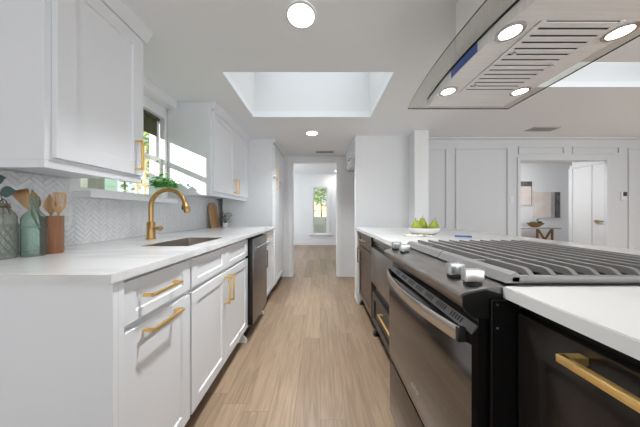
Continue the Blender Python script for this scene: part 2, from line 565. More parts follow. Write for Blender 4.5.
boxes('pane', PANE, (-.2, .221, FY + .052, FY + .057, .42, 1.97), parent=w)

# dining room panelled wall with a doorway
EX0, EX1, EZ = 3.525, 5.04, 2.034
boxes('wall_dining', DINE, (1.30, EX0, DY, DY + .1, 0, DZ), (EX1, 6.3, DY, DY + .03, 0, DZ), (EX0, EX1, DY, DY + .1, EZ, DZ))
b = B()
for q in ((EX0 - .055, EX0, DY - .016, DY, 0, EZ + .06), (EX1, EX1 + .12, DY - .016, DY, 0, EZ + .06), (EX0, EX1, DY - .016, DY, EZ, EZ + .06)):
    box(b, *q, bev=.003)
struct('trim_5', b, DINE)
boxes('baseboard_dining', DINE, (1.31, EX0 - .06, DY - .014, DY, 0, .12), (EX1 + .13, 6.2, DY - .014, DY, 0, .12))
boxes('trim_6', DINE, (1.31, 6.2, DY - .05, DY, DZ - .035, DZ - .001), bev=.006)
def panel_frame(n, x0, x1, z0, z1, s=.024):
    b = B()
    t = .02
    for q in ((x0, x0 + s, DY - t, DY, z0, z1), (x1 - s, x1, DY - t, DY, z0, z1), (x0 + s, x1 - s, DY - t, DY, z0, z0 + s), (x0 + s, x1 - s, DY - t, DY, z1 - s, z1)):
        box(b, *q, bev=.005)
    struct('trim_%d' % n, b, DINE)
panel_frame(7, 1.45, 2.235, .25, 2.245)
panel_frame(8, 2.385, 3.315, .25, 2.255)
panel_frame(9, 3.49, 4.30, 2.145, 2.28)
panel_frame(10, 4.44, 5.27, 2.145, 2.28)
panel_frame(11, 5.42, 6.1, .25, 2.25)
# small hall beyond that doorway
boxes('wall_hall_back', WALL, (2.9, 7.6, 5.1, 5.2, 0, 2.3))
boxes('wall_hall_left', WALL, (2.9, 3.0, DY + .1, 5.1, 0, 2.3))
boxes('wall_hall_right', WALL, (7.5, 7.6, DY + .1, 5.1, 0, 2.3))
boxes('ceiling_hall', CEIL, (2.9, 7.6, DY + .1, 5.2, 2.3, 2.36))
boxes('wall_closet', WALL, (5.27, 5.7, DY + .1, 4.46, 2.034, 2.3), (5.27, 5.7, 4.445, 4.46, 0, 2.034), (5.66, 5.7, DY + .1, 4.44, 0, 2.034))
boxes('trim_12', TRIM, (5.252, 5.27, DY + .1, 4.49, 2.034, 2.10), (5.252, 5.27, 4.445, 4.51, 0, 2.034), bev=.003)
d1 = boxes('door_1', TRIM, (5.262, 5.30, 4.132, 4.443, .01, 2.03), bev=.002)
b = B()
for q in ((5.262, 5.30, 3.87, 4.124, .01, 2.03), (5.256, 5.262, 3.90, 4.09, 1.02, 1.94), (5.256, 5.262, 3.90, 4.09, .12, .92)):
    box(b, *q, bev=.003)
d2 = struct('door_2', b, TRIM)
b = B()
cyl(b, (5.262, 4.045, .955), (5.225, 4.045, .955), .026)
box(b, 5.20, 5.222, 3.915, 4.055, .945, .967, .003)
put('door_handle', b, GOLDD, d2, label='brass lever handle')

# left window: casing, sill, sashes and glass
b = B()
for q in ((WX - .005, WX + .012, WY1 - .012, WY1 + .019, WZ0 + .03, WZ1 + .05), (WX - .005, WX + .012, WY0 - .04, WY0 + .012, WZ0 + .03, WZ1 + .05),
          (WX - .005, WX + .012, WY0 + .012, WY1 - .012, WZ1 - .012, WZ1 + .05),
          (WX - .12, WX - .005, WY1 - .012, WY1, WZ0 + .035, WZ1), (WX - .12, WX - .005, WY0, WY0 + .012, WZ0 + .035, WZ1), (WX - .12, WX - .005, WY0, WY1, WZ1 - .012, WZ1)):
    box(b, *q, bev=.002)
w = struct('window_4', b, TRIM)
ZM = 1.555
def sash(y0, y1, z0, z1, xo, s=.03):
    b = B()
    for q in ((xo - .015, xo + .015, y0, y0 + s, z0, z1), (xo - .015, xo + .015, y1 - s, y1, z0, z1), (xo - .015, xo + .015, y0 + s, y1 - s, z0, z0 + s), (xo - .015, xo + .015, y0 + s, y1 - s, z1 - s, z1)):
        box(b, *q, bev=.002)
    return b
put('upper_sash', sash(WY0 + .013, WY1 - .013, ZM, WZ1 - .013, WX - .065, .024), TRIM, w, None)
put('lower_sash', sash(WY0 + .013, WY1 - .013, WZ0 + .037, ZM + .03, WX - .03, .026), TRIM, w, None)
b = B()
box(b, WX - .067, WX - .063, WY0 + .04, WY1 - .04, ZM + .03, WZ1 - .04)
put('pane', b, PANE, w, None)
b = B()
box(b, WX - .032, WX - .028, WY0 + .04, WY1 - .04, WZ0 + .06, ZM)
put('pane', b, PANE, w, None)
boxes('trim_13', TRIM, (WX - .12, WX - .001, WY0 + .001, WY1 - .001, 1.191, 1.225), (WX + .001, -1.268, 1.178, 1.903, 1.191, 1.225))
boxes('trim_14', TRIM, (WX, -1.276, 1.19, 1.903, 2.03, CZ - .001))

# herringbone tile backsplash, clipped to three rectangles of the wall
def clip(poly, y0, y1, z0, z1):
    for ax, lim, sg in ((0, y0, 1), (0, y1, -1), (1, z0, 1), (1, z1, -1)):
        out = []
        for i in range(len(poly)):
            p, q = poly[i], poly[(i + 1) % len(poly)]
            ip = (p[ax] - lim) * sg >= 0
            iq = (q[ax] - lim) * sg >= 0
            if ip:
                out.append(p)
            if ip != iq:
                t = (lim - p[ax]) / (q[ax] - p[ax])
                out.append((p[0] + t * (q[0] - p[0]), p[1] + t * (q[1] - p[1])))
        poly = out
        if len(poly) < 3:
            return None
    return poly
def herringbone(b, rects, W=.021, n=3, gap=.0009):
    c = math.sqrt(.5)
    for m_ in range(-40, 41):
        for k in range(-90, 91):
            for (x0, y0, w_, h_) in ((k + 2 * n * m_, k, n, 1), (k + 2 * n * m_, k + 1, 1, n)):
                pts = [(x0 * W + gap, y0 * W + gap), ((x0 + w_) * W - gap, y0 * W + gap), ((x0 + w_) * W - gap, (y0 + h_) * W - gap), (x0 * W + gap, (y0 + h_) * W - gap)]
                pts = [((p[0] - p[1]) * c + 1.6, (p[0] + p[1]) * c + 1.0) for p in pts]
                if max(p[0] for p in pts) < .58 or min(p[0] for p in pts) > 2.9 or max(p[1] for p in pts) < .92 or min(p[1] for p in pts) > 1.3:
                    continue
                for r in rects:
                    q = clip(pts, *r)
                    if q:
                        ar = sum(q[i][0] * q[(i + 1) % len(q)][1] - q[(i + 1) % len(q)][0] * q[i][1] for i in range(len(q)))
                        if abs(ar) > 2e-5:
                            tilt = random.uniform(-.0006, .0006)
                            cy = sum(p[0] for p in q) / len(q)
                            vb = [b.verts.new((WX + .002, p[0], p[1])) for p in q]
                            vf = [b.verts.new((WX + .0065 + tilt * (1 if p[0] > cy else -1), p[0], p[1])) for p in q]
                            b.faces.new(vf)
                            for i in range(len(q)):
                                b.faces.new((vb[i], vb[(i + 1) % len(q)], vf[(i + 1) % len(q)], vf[i]))
b = B()
herringbone(b, ((.60, 1.1775, .9255, 1.2895), (1.1775, 1.903, .9255, 1.1905), (1.903, 2.846, .9255, 1.2795)))
struct('wall_tile', b, TILE)
boxes('wall_grout', GROUT, (WX, WX + .0035, .60, 1.1775, .926, 1.2895), (WX, WX + .0035, 1.1775, 1.903, .926, 1.1905), (WX, WX + .0035, 1.903, 2.846, .926, 1.2795))

# ------------------------------------------------------------------ left run of white cabinets
CT, CB = .925, .897        # counter top / underside
FX = -.62                  # door faces
def front(kind, y0, y1, z0, z1, xf, nx, m, root, handle=None, hm=GOLD, rail=.055, rz=None, lab=None, bar=.0105):
    b = B()
    shaker(b, y0, y1, z0, z1, xf, nx, rail, rz=rz)
    o = put(kind, b, m, root, 30)
    if handle:
        b = B()
        pull(b, xf, nx, *handle, s=bar)
        put('handle', b, hm, o, 30, label=lab)
    return o
def carcass(root, x0, x1, y0, y1, z0, z1, m, toe=None):
    b = B()
    box(b, x0, x1, y0, y1, z0, z1)
    put('cabinet_box', b, m, root, None)
    if toe:
        b = B()
        box(b, *toe)
        put('toe_kick', b, TOE, root, None)

r = thing('base_cabinet', (-.97, .83, 0), 'white base cabinet at the near counter end with two horizontal gold pulls', 'cabinet', 'white base cabinets')
carcass(r, -1.30, -.641, .645, 1.025, .105, CB, CAB, (-1.28, -.70, .665, 1.025, 0, .105))
front('drawer', .668, 1.018, .738, .880, FX, 1, CAB, r, (.745, .905, .808, .82), GOLD, .05, .035, 'gold bar pull')
front('door', .668, 1.018, .125, .716, FX, 1, CAB, r, (.745, .915, .684, .696), GOLD, .055, None, 'gold bar pull')
b = B(); box(b, -1.36, -.609, .627, .6445, 0, CB, .001); box(b, -.6395, -.609, .6445, .6645, 0, CB, .001)
put('end_panel', b, CAB, r, None)
r = thing('sink_cabinet', (-.97, 1.43, 0), 'white base cabinet under the sink with paired vertical gold pulls', 'cabinet', 'white base cabinets')
carcass(r, -1.30, -.641, 1.027, 1.836, .105, .66, CAB, (-1.28, -.70, 1.027, 1.836, 0, .105))
b = B(); box(b, -.66, -.641, 1.027, 1.836, .661, CB)
put('front_rail', b, CAB, r, None)
front('drawer_front', 1.034, 1.408, .738, .880, FX, 1, CAB, r, None, GOLD, .05, .035)
front('drawer_front', 1.414, 1.832, .738, .880, FX, 1, CAB, r, None, GOLD, .05, .035)
front('door', 1.034, 1.411, .125, .716, FX, 1, CAB, r, (1.375, 1.3855, .515, .69), GOLD, .055, None, 'gold bar pull')
front('door', 1.415, 1.832, .125, .716, FX, 1, CAB, r, (1.441, 1.4515, .515, .69), GOLD, .055, None, 'gold bar pull')
# foot of the filler beside the dishwasher
b = B(); prism(b, [(-.70, 0), (-.625, 0), (-.625, .02), (-.665, .07), (-.70, .104)], 'y', 1.812, 1.835)
put('toe_bracket', b, CAB, r, None)

r = thing('dishwasher', (-.9, 2.08, 0), 'dark stainless dishwasher built in under the white counter', 'dishwasher')
b = B(); box(b, -1.25, -.625, 1.842, 2.318, .1, .893)
put('tub', b, RUBBER, r, None)
b = B(); box(b, -.6245, -.583, 1.846, 2.316, .135, .875, .002)
d_ = put('door', b, RUBBER, r, 30)
b = B(); box(b, -.5828, -.578, 1.846, 2.316, .135, .877, .002)
put('front_panel', b, DSTEEL, d_, 30, label='dark stainless front panel')
b = B(); cyl(b, (-.556, 1.92, .80), (-.556, 2.26, .80), .009, seg=12)
for y in (1.935, 2.245):
    cyl(b, (-.5785, y, .80), (-.556, y, .80), .007, seg=10)
put('handle', b, STEEL, r, 40, label='bright steel bar handle')
b = B(); box(b, -1.2, -.665, 1.846, 2.316, 0, .0995)
put('toe_kick', b, RUBBER, r, None)

r = thing('base_cabinet', (-.97, 2.58, 0), 'narrow white base cabinet between dishwasher and tall pantry', 'cabinet', 'white base cabinets')
carcass(r, -1.30, -.641, 2.322, 2.846, .105, CB, CAB, (-1.28, -.70, 2.322, 2.846, 0, .105))
front('drawer', 2.345, 2.842, .738, .880, FX, 1, CAB, r, (2.52, 2.66, .808, .82), GOLD, .05, .035, 'gold bar pull')
front('door', 2.345, 2.842, .125, .716, FX, 1, CAB, r, (2.375, 2.3855, .50, .69), GOLDD, .055)
b = B(); prism(b, [(-.70, 0), (-.615, 0), (-.615, .02), (-.66, .07), (-.70, .104)], 'y', 2.322, 2.345)
put('toe_bracket', b, CAB, r, None)

r = thing('pantry_cabinet', (-.97, 3.1, 0), 'tall white pantry cabinet at the corridor end of the left run', 'cabinet')
carcass(r, -1.30, -.631, 2.85, 3.705, .105, CZ - .003, CAB, (-1.28, -.68, 2.85, 3.705, 0, .105))
front('door', 2.89, 3.62, 1.60, 2.03, -.611, 1, CAB, r, (2.925, 2.9355, 1.615, 1.76), GOLD, .055, None, 'gold bar pull')
front('door', 2.89, 3.62, .125, 1.585, -.611, 1, CAB, r, (2.925, 2.9355, 1.425, 1.57), GOLD, .055, None, 'gold bar pull')
b = B(); box(b, -.6305, -.595, 2.852, 3.62, 2.045, CZ - .002, .004); box(b, -.612, -.60, 2.85, 3.62, 1.586, 1.5985)
put('crown', b, CAB, r, None)

# counter with the sink cut out
KX0, KX1, KY0, KY1 = -.97, -.705, 1.14, 1.572
b = B()
CX0, CX1, CY0, CY1 = WX + .009, -.595, .608, 2.846
xs, ys = [CX0, KX0, KX1, CX1], [CY0, KY0, KY1, CY1]
g = {}
for zi, z in enumerate((CB + .0005, CT)):
    for i, x in enumerate(xs):
        for j, y in enumerate(ys):
            g[zi, i, j] = b.verts.new((x, y, z))
for i in range(3):
    for j in range(3):
        if (i, j) == (1, 1):
            continue
        b.faces.new((g[1, i, j], g[1, i + 1, j], g[1, i + 1, j + 1], g[1, i, j + 1]))
        b.faces.new((g[0, i, j], g[0, i, j + 1], g[0, i + 1, j + 1], g[0, i + 1, j]))
for i in range(3):
    b.faces.new((g[0, i, 0], g[0, i + 1, 0], g[1, i + 1, 0], g[1, i, 0]))
    b.faces.new((g[0, i, 3], g[0, i + 1, 3], g[1, i + 1, 3], g[1, i, 3]))
    b.faces.new((g[0, 0, i], g[0, 0, i + 1], g[1, 0, i + 1], g[1, 0, i]))
    b.faces.new((g[0, 3, i], g[0, 3, i + 1], g[1, 3, i + 1], g[1, 3, i]))
b.faces.new((g[0, 1, 1], g[0, 2, 1], g[1, 2, 1], g[1, 1, 1]))
b.faces.new((g[0, 1, 2], g[0, 2, 2], g[1, 2, 2], g[1, 1, 2]))
b.faces.new((g[0, 1, 1], g[0, 1, 2], g[1, 1, 2], g[1, 1, 1]))
b.faces.new((g[0, 2, 1], g[0, 2, 2], g[1, 2, 2], g[1, 2, 1]))
es = [e for e in b.edges if (abs(e.verts[0].co.x - CX1) < 1e-5 and abs(e.verts[1].co.x - CX1) < 1e-5) or (abs(e.verts[0].co.y - CY0) < 1e-5 and abs(e.verts[1].co.y - CY0) < 1e-5)]
es = [e for e in es if abs(e.verts[0].co.z - e.verts[1].co.z) < 1e-5]
bmesh.ops.bevel(b, geom=es, offset=.002, segments=2, affect='EDGES')
put('countertop', b, QUARTZ, None, 30, label='long white quartz countertop on the left run of white cabinets', cat='countertop')

r = thing('sink', (-.84, 1.356, .70), 'rectangular stainless sink set into the left white counter', 'sink')
b = B()
t = .0025
zb = .70
x0, x1, y0, y1 = KX0 + .004, KX1 - .004, KY0 + .004, KY1 - .004
L = []
def rr(x0, x1, y0, y1, z, rad):
    vs = []
    for cx, cy, a0 in ((x1 - rad, y1 - rad, 0), (x0 + rad, y1 - rad, PI / 2), (x0 + rad, y0 + rad, PI), (x1 - rad, y0 + rad, 1.5 * PI)):
        for k in range(5):
            a = a0 + k * PI / 8
            vs.append(b.verts.new((cx + rad * math.cos(a), cy + rad * math.sin(a), z)))
    return vs
L = [rr(x0, x1, y0, y1, CT - .002, .02), rr(x0, x1, y0, y1, zb + .02, .02), rr(x0 + .015, x1 - .015, y0 + .015, y1 - .015, zb, .02)]
bridge(b, L[0], L[1]); bridge(b, L[1], L[2])
o2 = [rr(x0 - t, x1 + t, y0 - t, y1 + t, CT - .002, .02), rr(x0 - t, x1 + t, y0 - t, y1 + t, zb + .018, .02), rr(x0 + .014, x1 - .014, y0 + .014, y1 - .014, zb - t, .02)]
bridge(b, o2[1], o2[0]); bridge(b, o2[2], o2[1]); bridge(b, L[0], o2[0])
b.faces.new(L[2]); b.faces.new(o2[2])
put('basin', b, SINKST, r, 40)
b = B(); lathe(b, [(.038, 0), (.04, .002), (.03, .003), (.026, .001)], (-.84, 1.36, zb + .0005), 24)
put('drain', b, STEEL, r, 40)

r = thing('faucet', (-1.16, 1.464, CT), 'brushed gold gooseneck kitchen faucet standing behind the sink', 'faucet')
b = B(); lathe(b, [(.029, 0), (.029, .006), (.0245, .010), (.0245, .112), (.020, .118)], (-1.16, 1.464, CT), 28)
put('body', b, GOLDD, r, 40)
b = B()
pts = [(-1.16, 1.464, 1.04), (-1.16, 1.464, 1.10), (-1.16, 1.464, 1.146)]
R = .117
for k in range(1, 17):
    a = PI - k * PI * .93 / 16
    pts.append((-1.16 + R + R * math.cos(a), 1.464, 1.146 + R * math.sin(a)))
tube(b, pts, .0145, 16)
put('spout', b, GOLDD, r, 50)
e = Vector(pts[-1]); dd = (Vector(pts[-1]) - Vector(pts[-2])).normalized()
b = B(); tube(b, [e - dd * .004, e + dd * .004, e + dd * .008, e + dd * .062, e + dd * .066], [.0155, .0165, .0195, .0205, .019], 18)
put('spray_head', b, GOLDD, r, 50)
b = B(); p = e + dd * .03
obox(b, p + Vector((-.0205, -.006, 0)), (.006, .012, .035), Matrix.Identity(3), .002)
put('spray_button', b, RUBBER, r, 40)
b = B(); cyl(b, (-1.137, 1.464, .998), (-1.10, 1.464, .998), .0125, seg=16); cyl(b, (-1.10, 1.464, .998), (-1.093, 1.464, .998), .017, .017, 16)
cyl(b, (-1.093, 1.464, .998), (-1.083, 1.464, .998), .017, .010, 16)
put('lever', b, GOLDD, r, 40)

# upper cabinets
def upper(label, y0, y1, doors, x_near=True):
    r = thing('upper_cabinet', (-1.14, (y0 + y1) / 2, 1.28), label, 'cabinet', 'white upper cabinets on the left wall')
    b = B(); box(b, WX + .008, -.976, y0, y1, 1.292, 2.035, .001)
    put('cabinet_box', b, CAB, r, None)
    for (a, c, hy) in doors:
        front('door', a, c, 1.302, 2.03, -.955, 1, CAB, r, (hy - .005, hy + .0055, 1.325, 1.478), GOLD, .062, None, 'gold bar pull')
    b = B(); box(b, -.998, -.9765, y0, y1, 1.264, 1.2915, .001); box(b, WX + .008, -.9985, y0, y0 + .018, 1.264, 1.2915)
    put('light_rail', b, CAB, r, None)
    b = B()
    prism(b, [(-1.0, 2.0355), (-.955, 2.0355), (-.945, 2.05), (-.925, 2.085), (-.922, CZ - .002), (-1.0, CZ - .002)], 'y', y0, y1 + (.012 if y1 < 1.5 else 0))
    put('crown', b, CAB, r, None)
    return r
upper('large white upper cabinet above the green bottles, near edge of the kitchen', .755, 1.165, [(.775, 1.155, 1.105)])
upper('white double-door upper cabinet beyond the window, above the cutting board', 1.907, 2.846, [(1.93, 2.392, 2.36), (2.398, 2.83, 2.43)])
# a crown piece closing the gap above the boxes
for o in [q for q in bpy.data.objects if q.name.startswith('upper_cabinet')]:
    near = o.location.y < 1.5
    b = B(); y0, y1 = (.755, 1.165) if near else (1.907, 2.846)
    box(b, WX + .008, -1.001, y0, y1, 2.0355, CZ - .002)
    put('filler', b, CAB, o, None)

# ------------------------------------------------------------------ things on the left counter
r = thing('glass_bottle', (-1.183, .882, CT), 'smooth green glass bottle with a tall neck, beside the wooden utensil holder', 'bottle', 'green glass bottles on the counter')
def bottle(b, c, R, zs, neck, top, th=.003, lip=.0025):
    o = [(R * .9, 0), (R, .004), (R, zs - .022), (R * .955, zs - .016), (R * 1.0, zs - .008), (R * .97, zs), (R * .82, zs + .013), (R * .6, zs + .023), (neck + .003, zs + .032), (neck, zs + .042), (neck, top - .016), (neck + lip, top - .014), (neck + lip, top - .002), (neck + lip - .001, top)]
    i = [(max(x - th, .003), max(z, .006)) for x, z in o[1:]][::-1]
    i = [(x, z if z < top - .01 else top) for x, z in i]
    lathe(b, o + i, c, 36, cap=False)
    bmesh.ops.holes_fill(b, edges=[e for e in b.edges if e.is_boundary], sides=64)
b = B(); bottle(b, (-1.183, .882, CT), .0345, .156, .012, .247)
put('bottle_body', b, BOTTLE, r, 40)
b = B(); lathe(b, [(.0350, .118), (.0362, .121), (.0350, .124)], (-1.183, .882, CT), 36, cap=False)
put('shoulder_band', b, BOTTLE, r, 50)
r = thing('glass_bottle', (-1.225, .825, CT), 'squat olive bottle of diamond-textured glass with dark wire at its neck', 'bottle', 'green glass bottles on the counter')
b = B(); bottle(b, (-1.225, .825, CT), .034, .165, .0135, .215)
put('bottle_body', b, BOTTLE_T, r, 40)
b = B()
for k in range(12):                                   # raised crossing ribs around the body
    for sgn in (1, -1):
        pts = []
        for q in range(13):
            a = 2 * PI * k / 12 + sgn * q * .15
            pts.append((-1.225 + (.0345) * math.cos(a), .825 + .0345 * math.sin(a), CT + .012 + q * .0102))
        tube(b, pts, .0016, 5)
put('diamond_ribs', b, BOTTLE_T, r, 50)
b = B()
lathe(b, [(.0155, .196), (.018, .198), (.018, .203), (.0155, .205)], (-1.225, .825, CT), 20)
for s in (-1, 1):
    tube(b, [(-1.225 + s * .017, .825, CT + .20), (-1.225 + s * .022, .825, CT + .185), (-1.225 + s * .018, .83, CT + .172), (-1.225 + s * .008, .838, CT + .18)], .002, 8)
tube(b, [(-1.242, .825, CT + .2), (-1.238, .825, CT + .222), (-1.225, .825, CT + .232), (-1.212, .825, CT + .222), (-1.208, .825, CT + .2)], .002, 8)
put('neck_wire', b, STEM, r, 50)
r = thing('eucalyptus_sprig', (-1.225, .825, CT + .2), 'dark eucalyptus sprig with round leaves above the textured bottle', 'plant')
b = B()
tube(b, [(-1.225, .825, CT + .12), (-1.226, .825, CT + .22), (-1.235, .82, CT + .27), (-1.25, .81, CT + .33)], .0016, 6)
put('sprig_stem', b, STEM, r, 50)
def leaf(b, c, d, n, ln, wd, k=6, cup=.15):
    d = Vector(d).normalized(); n = Vector(n).normalized()
    s = d.cross(n).normalized(); n = s.cross(d).normalized()
    mid = [b.verts.new(Vector(c) + d * ln * i / k + n * cup * ln * math.sin(PI * i / k) * .5) for i in range(k + 1)]
    for sg in (1, -1):
        side = [mid[0]] + [b.verts.new(Vector(c) + d * ln * i / k + s * sg * wd * .5 * math.sin(PI * (i / k) ** .85) + n * cup * wd) for i in range(1, k)] + [mid[k]]
        for i in range(k):
            f = [mid[i], mid[i + 1]] + ([side[i + 1]] if side[i + 1] is not mid[i + 1] else []) + ([side[i]] if side[i] is not mid[i] else [])
            if len(f) >= 3:
                b.faces.new(f if sg > 0 else f[::-1])
for c, d, ln, wd in (((-1.232, .822, CT + .255), (.75, .2, .12), .05, .046), ((-1.243, .815, CT + .30), (.7, .1, .25), .04, .042), ((-1.243, .815, CT + .30), (-.7, -.2, .3), .045, .044),
                     ((-1.232, .822, CT + .25), (-.8, -.3, .1), .05, .046), ((-1.25, .81, CT + .33), (.2, .1, .9), .04, .036)):
    b = B(); leaf(b, c, d, (.5, -.8, .2), ln, wd, 8, .1)
    put('leaf', b, EUCA, r, 60)

ucx, ucy, uz = -1.182, .943, CT
ur = Matrix.Rotation(math.radians(45), 3, 'Z')
b = B()
t_ = bmesh.new()
for q in ((-.031, .031, -.031, .031, 0, .006), (-.031, -.025, -.031, .031, .006, .165), (.025, .031, -.031, .031, .006, .165), (-.025, .025, -.031, -.025, .006, .165), (-.025, .025, .025, .031, .006, .165)):
    box(t_, *q)
merge(b, t_, Matrix.Translation((ucx, ucy, uz)) @ ur.to_4x4())
put('utensil_holder', b, WOODM, None, None, label='square red-brown wooden utensil holder against the tiled wall', cat='utensil holder')
def utensil(name, label, base, top, head, slots=False, m=WOODL):
    """handle from base to top, flat head of (length, width) facing the camera"""
    r = thing(name, base, label, 'utensil', 'wooden utensils in the holder')
    bse, tp = Vector(base), Vector(top)
    d = (tp - bse).normalized()
    b = B(); tube(b, [bse, tp + d * .008], .0042, 8)
    put('handle', b, m, r, 50)
    n = Vector((.72, -.69, 0)); s = d.cross(n).normalized(); n = s.cross(d).normalized()
    ln, wd, kind = head
    b = B()
    K = 14
    if kind == 'spoon':
        prof = [(i / K, math.sin(PI * (i / K) ** .8) * .5) for i in range(K + 1)]
        prof[0] = (0, .12); prof[-1] = (1, .1)
    elif kind == 'turner':
        prof = [(0, .12), (.12, .3), (.3, .46), (.5, .5), (.9, .5), (.97, .46), (1, .38)]
    else:
        prof = [(0, .12), (.2, .24), (.6, .42), (.95, .52), (1, .48)]
    def addq(u0, u1, w0, w1, w2, w3):
        """quad slab between heights u0,u1 with widths from w0..w1 (at u0) and w2..w3 (at u1)"""
        for dn in (.0035, -.0035):
            pass
        v = []
        for dn in (.003, -.003):
            for u, w in ((u0, w0), (u0, w1), (u1, w3), (u1, w2)):
                dish = -.006 * (1 - (2 * w) ** 2) * math.sin(PI * u) if kind == 'spoon' else 0
                v.append(b.verts.new(tp + d * u * ln + s * w * wd + n * (dn + dish)))
        for f in ((0, 1, 2, 3), (7, 6, 5, 4), (0, 4, 5, 1), (1, 5, 6, 2), (2, 6, 7, 3), (3, 7, 4, 0)):
            b.faces.new([v[i] for i in f])
    for i in range(len(prof) - 1):
        (u0, h0), (u1, h1) = prof[i], prof[i + 1]
        if slots and u0 >= .3 and u1 <= .91:
            cuts = [-1, -.62, -.42, -.1, .1, .42, .62, 1]
            for q in range(0, 8, 2):
                addq(u0, u1, cuts[q] * h0, cuts[q + 1] * h0, cuts[q] * h1, cuts[q + 1] * h1)
        elif kind == 'spoon':
            for q in range(4):
                a0, a1 = -1 + q * .5, -.5 + q * .5
                addq(u0, u1, a0 * h0, a1 * h0, a0 * h1, a1 * h1)
        else:
            addq(u0, u1, -h0, h0, -h1, h1)
    bmesh.ops.remove_doubles(b, verts=b.verts[:], dist=.0002)
    put('head', b, m, r, 40)
utensil('slotted_turner', 'pale wooden slotted turner, rightmost in the utensil holder', (ucx + .008, ucy + .006, uz + .0105), (ucx + .014, ucy + .010, uz + .178), (.092, .04, 'turner'), True)
utensil('wooden_spoon', 'wooden spoon behind the slotted turner in the utensil holder', (ucx - .008, ucy + .010, uz + .0105), (ucx - .012, ucy + .004, uz + .172), (.088, .038, 'spoon'))
utensil('wooden_spatula', 'flared wooden spatula leaning left out of the utensil holder', (ucx + .006, ucy - .006, uz + .0105), (ucx - .052, ucy - .036, uz + .192), (.088, .046, 'flat'))
utensil('wooden_spoon', 'narrow wooden spoon leaning left beside the flared spatula', (ucx + .004, ucy - .012, uz + .0105), (ucx - .034, ucy - .024, uz + .196), (.082, .030, 'spoon'), False, WOODT)

r = thing('outlet', (WX + .008, 1.135, 1.095), 'white double outlet plate on the herringbone tile', 'outlet')
b = B(); box(b, WX + .0075, WX + .013, 1.098, 1.172, 1.035, 1.15, .002)
put('cover_plate', b, PLATE, r, None)
for z in (1.07, 1.115):
    b = B(); box(b, WX + .0132, WX + .0145, 1.118, 1.152, z - .016, z + .016, .003)
    put('socket', b, CERAM, r, None)

r = thing('cutting_board', (-1.27, 2.6, CT), 'arched olive-wood cutting board leaning on the tile wall', 'cutting board')
b = B()
poly = []
yb0, yb1, hb = 2.56, 2.76, .31
poly += [(yb0 + .005, 0), (yb1 - .005, 0), (yb1, .006), (yb1, hb - .10)]
for k in range(1, 12):
    a = k * PI / 12
    poly.append(((yb0 + yb1) / 2 + .10 * math.cos(a), hb - .10 + .10 * math.sin(a) ** .9))
poly += [(yb0, hb - .10), (yb0, .006)]
t_ = bmesh.new()
prism(t_, poly, 'x', 0, .016)
bmesh.ops.recalc_face_normals(t_, faces=t_.faces[:])
t_.transform(Matrix.Translation((-1.308, 0, CT + .0035)) @ Matrix.Rotation(math.radians(-8.5), 4, 'Y'))
merge(b, t_)
put('board', b, WOODB, r, 30)
r = thing('potted_sprig', (-1.20, 2.70, CT), 'small dark leafy sprig in a white pot before the cutting board', 'plant')
b = B(); lathe(b, [(.026, 0), (.030, .004), (.034, .05), (.035, .055), (.031, .055), (.030, .045), (.0, .045)], (-1.20, 2.70, CT), 24)
put('pot', b, CERAM, r, 40)
b = B()
for k in range(120):
    a = random.uniform(0, 2 * PI); e_ = random.uniform(.1, 1.3)
    rad = random.uniform(.0, .078)
    c = Vector((-1.20 + rad * math.cos(a) * math.cos(e_ * .5), 2.70 + rad * math.sin(a), CT + .055 + random.uniform(0, .125)))
    leaf(b, c, (math.cos(a), math.sin(a), random.uniform(-.3, .8)), (random.uniform(-.4, .4), random.uniform(-.4, .4), 1), random.uniform(.02, .034), random.uniform(.014, .022), 4)
put('foliage', b, LEAFD, r, 60)
b = B()
for k in range(8):
    a = k * PI / 4
    tube(b, [(-1.20 + .008 * math.cos(a), 2.70 + .008 * math.sin(a), CT + .046), (-1.20 + .03 * math.cos(a), 2.70 + .03 * math.sin(a), CT + .12)], .0015, 5)
put('stems', b, STEM, r, 50)

r = thing('potted_herb', (-1.315, 1.785, 1.2255), 'bright green herb in a white pot on the window sill', 'plant')
b = B(); lathe(b, [(.032, 0), (.036, .003), (.044, .080), (.045, .088), (.041, .088), (.040, .076), (.0, .076)], (-1.318, 1.785, 1.2255), 28)
put('pot', b, CERAM, r, 40)
b = B()
for k in range(150):
    a = random.uniform(0, 2 * PI)
    rad = .105 * math.sqrt(random.random())
    c = Vector((-1.30 + rad * .8 * math.cos(a), 1.775 + rad * .72 * math.sin(a), 1.315 + random.uniform(.0, .125) * (1.15 - rad / .105)))
    c.x = max(c.x, -1.35)
    d = (math.cos(a) * .8, math.sin(a) * .8, random.uniform(-.4, .5))
    leaf(b, c, d, (random.uniform(-.3, .5), random.uniform(-.6, .1), 1), random.uniform(.03, .045), random.uniform(.026, .038), 5)
put('foliage', b, LEAF, r, 60)

r = thing('roller_shade', (WX - .06, 1.49, 1.92), 'olive roller shade pulled partly down over the kitchen window', 'blind')
b = B(); box(b, WX - .0435, WX - .0405, WY0 + .03, WY1 - .03, 1.765, 1.915)
put('shade_fabric', b, SHADE, r, None)
b = B(); cyl(b, (WX - .034, WY0 + .02, 1.917), (WX - .034, WY1 - .02, 1.917), .012, seg=14)
put('roller', b, SHADE, r, 40)

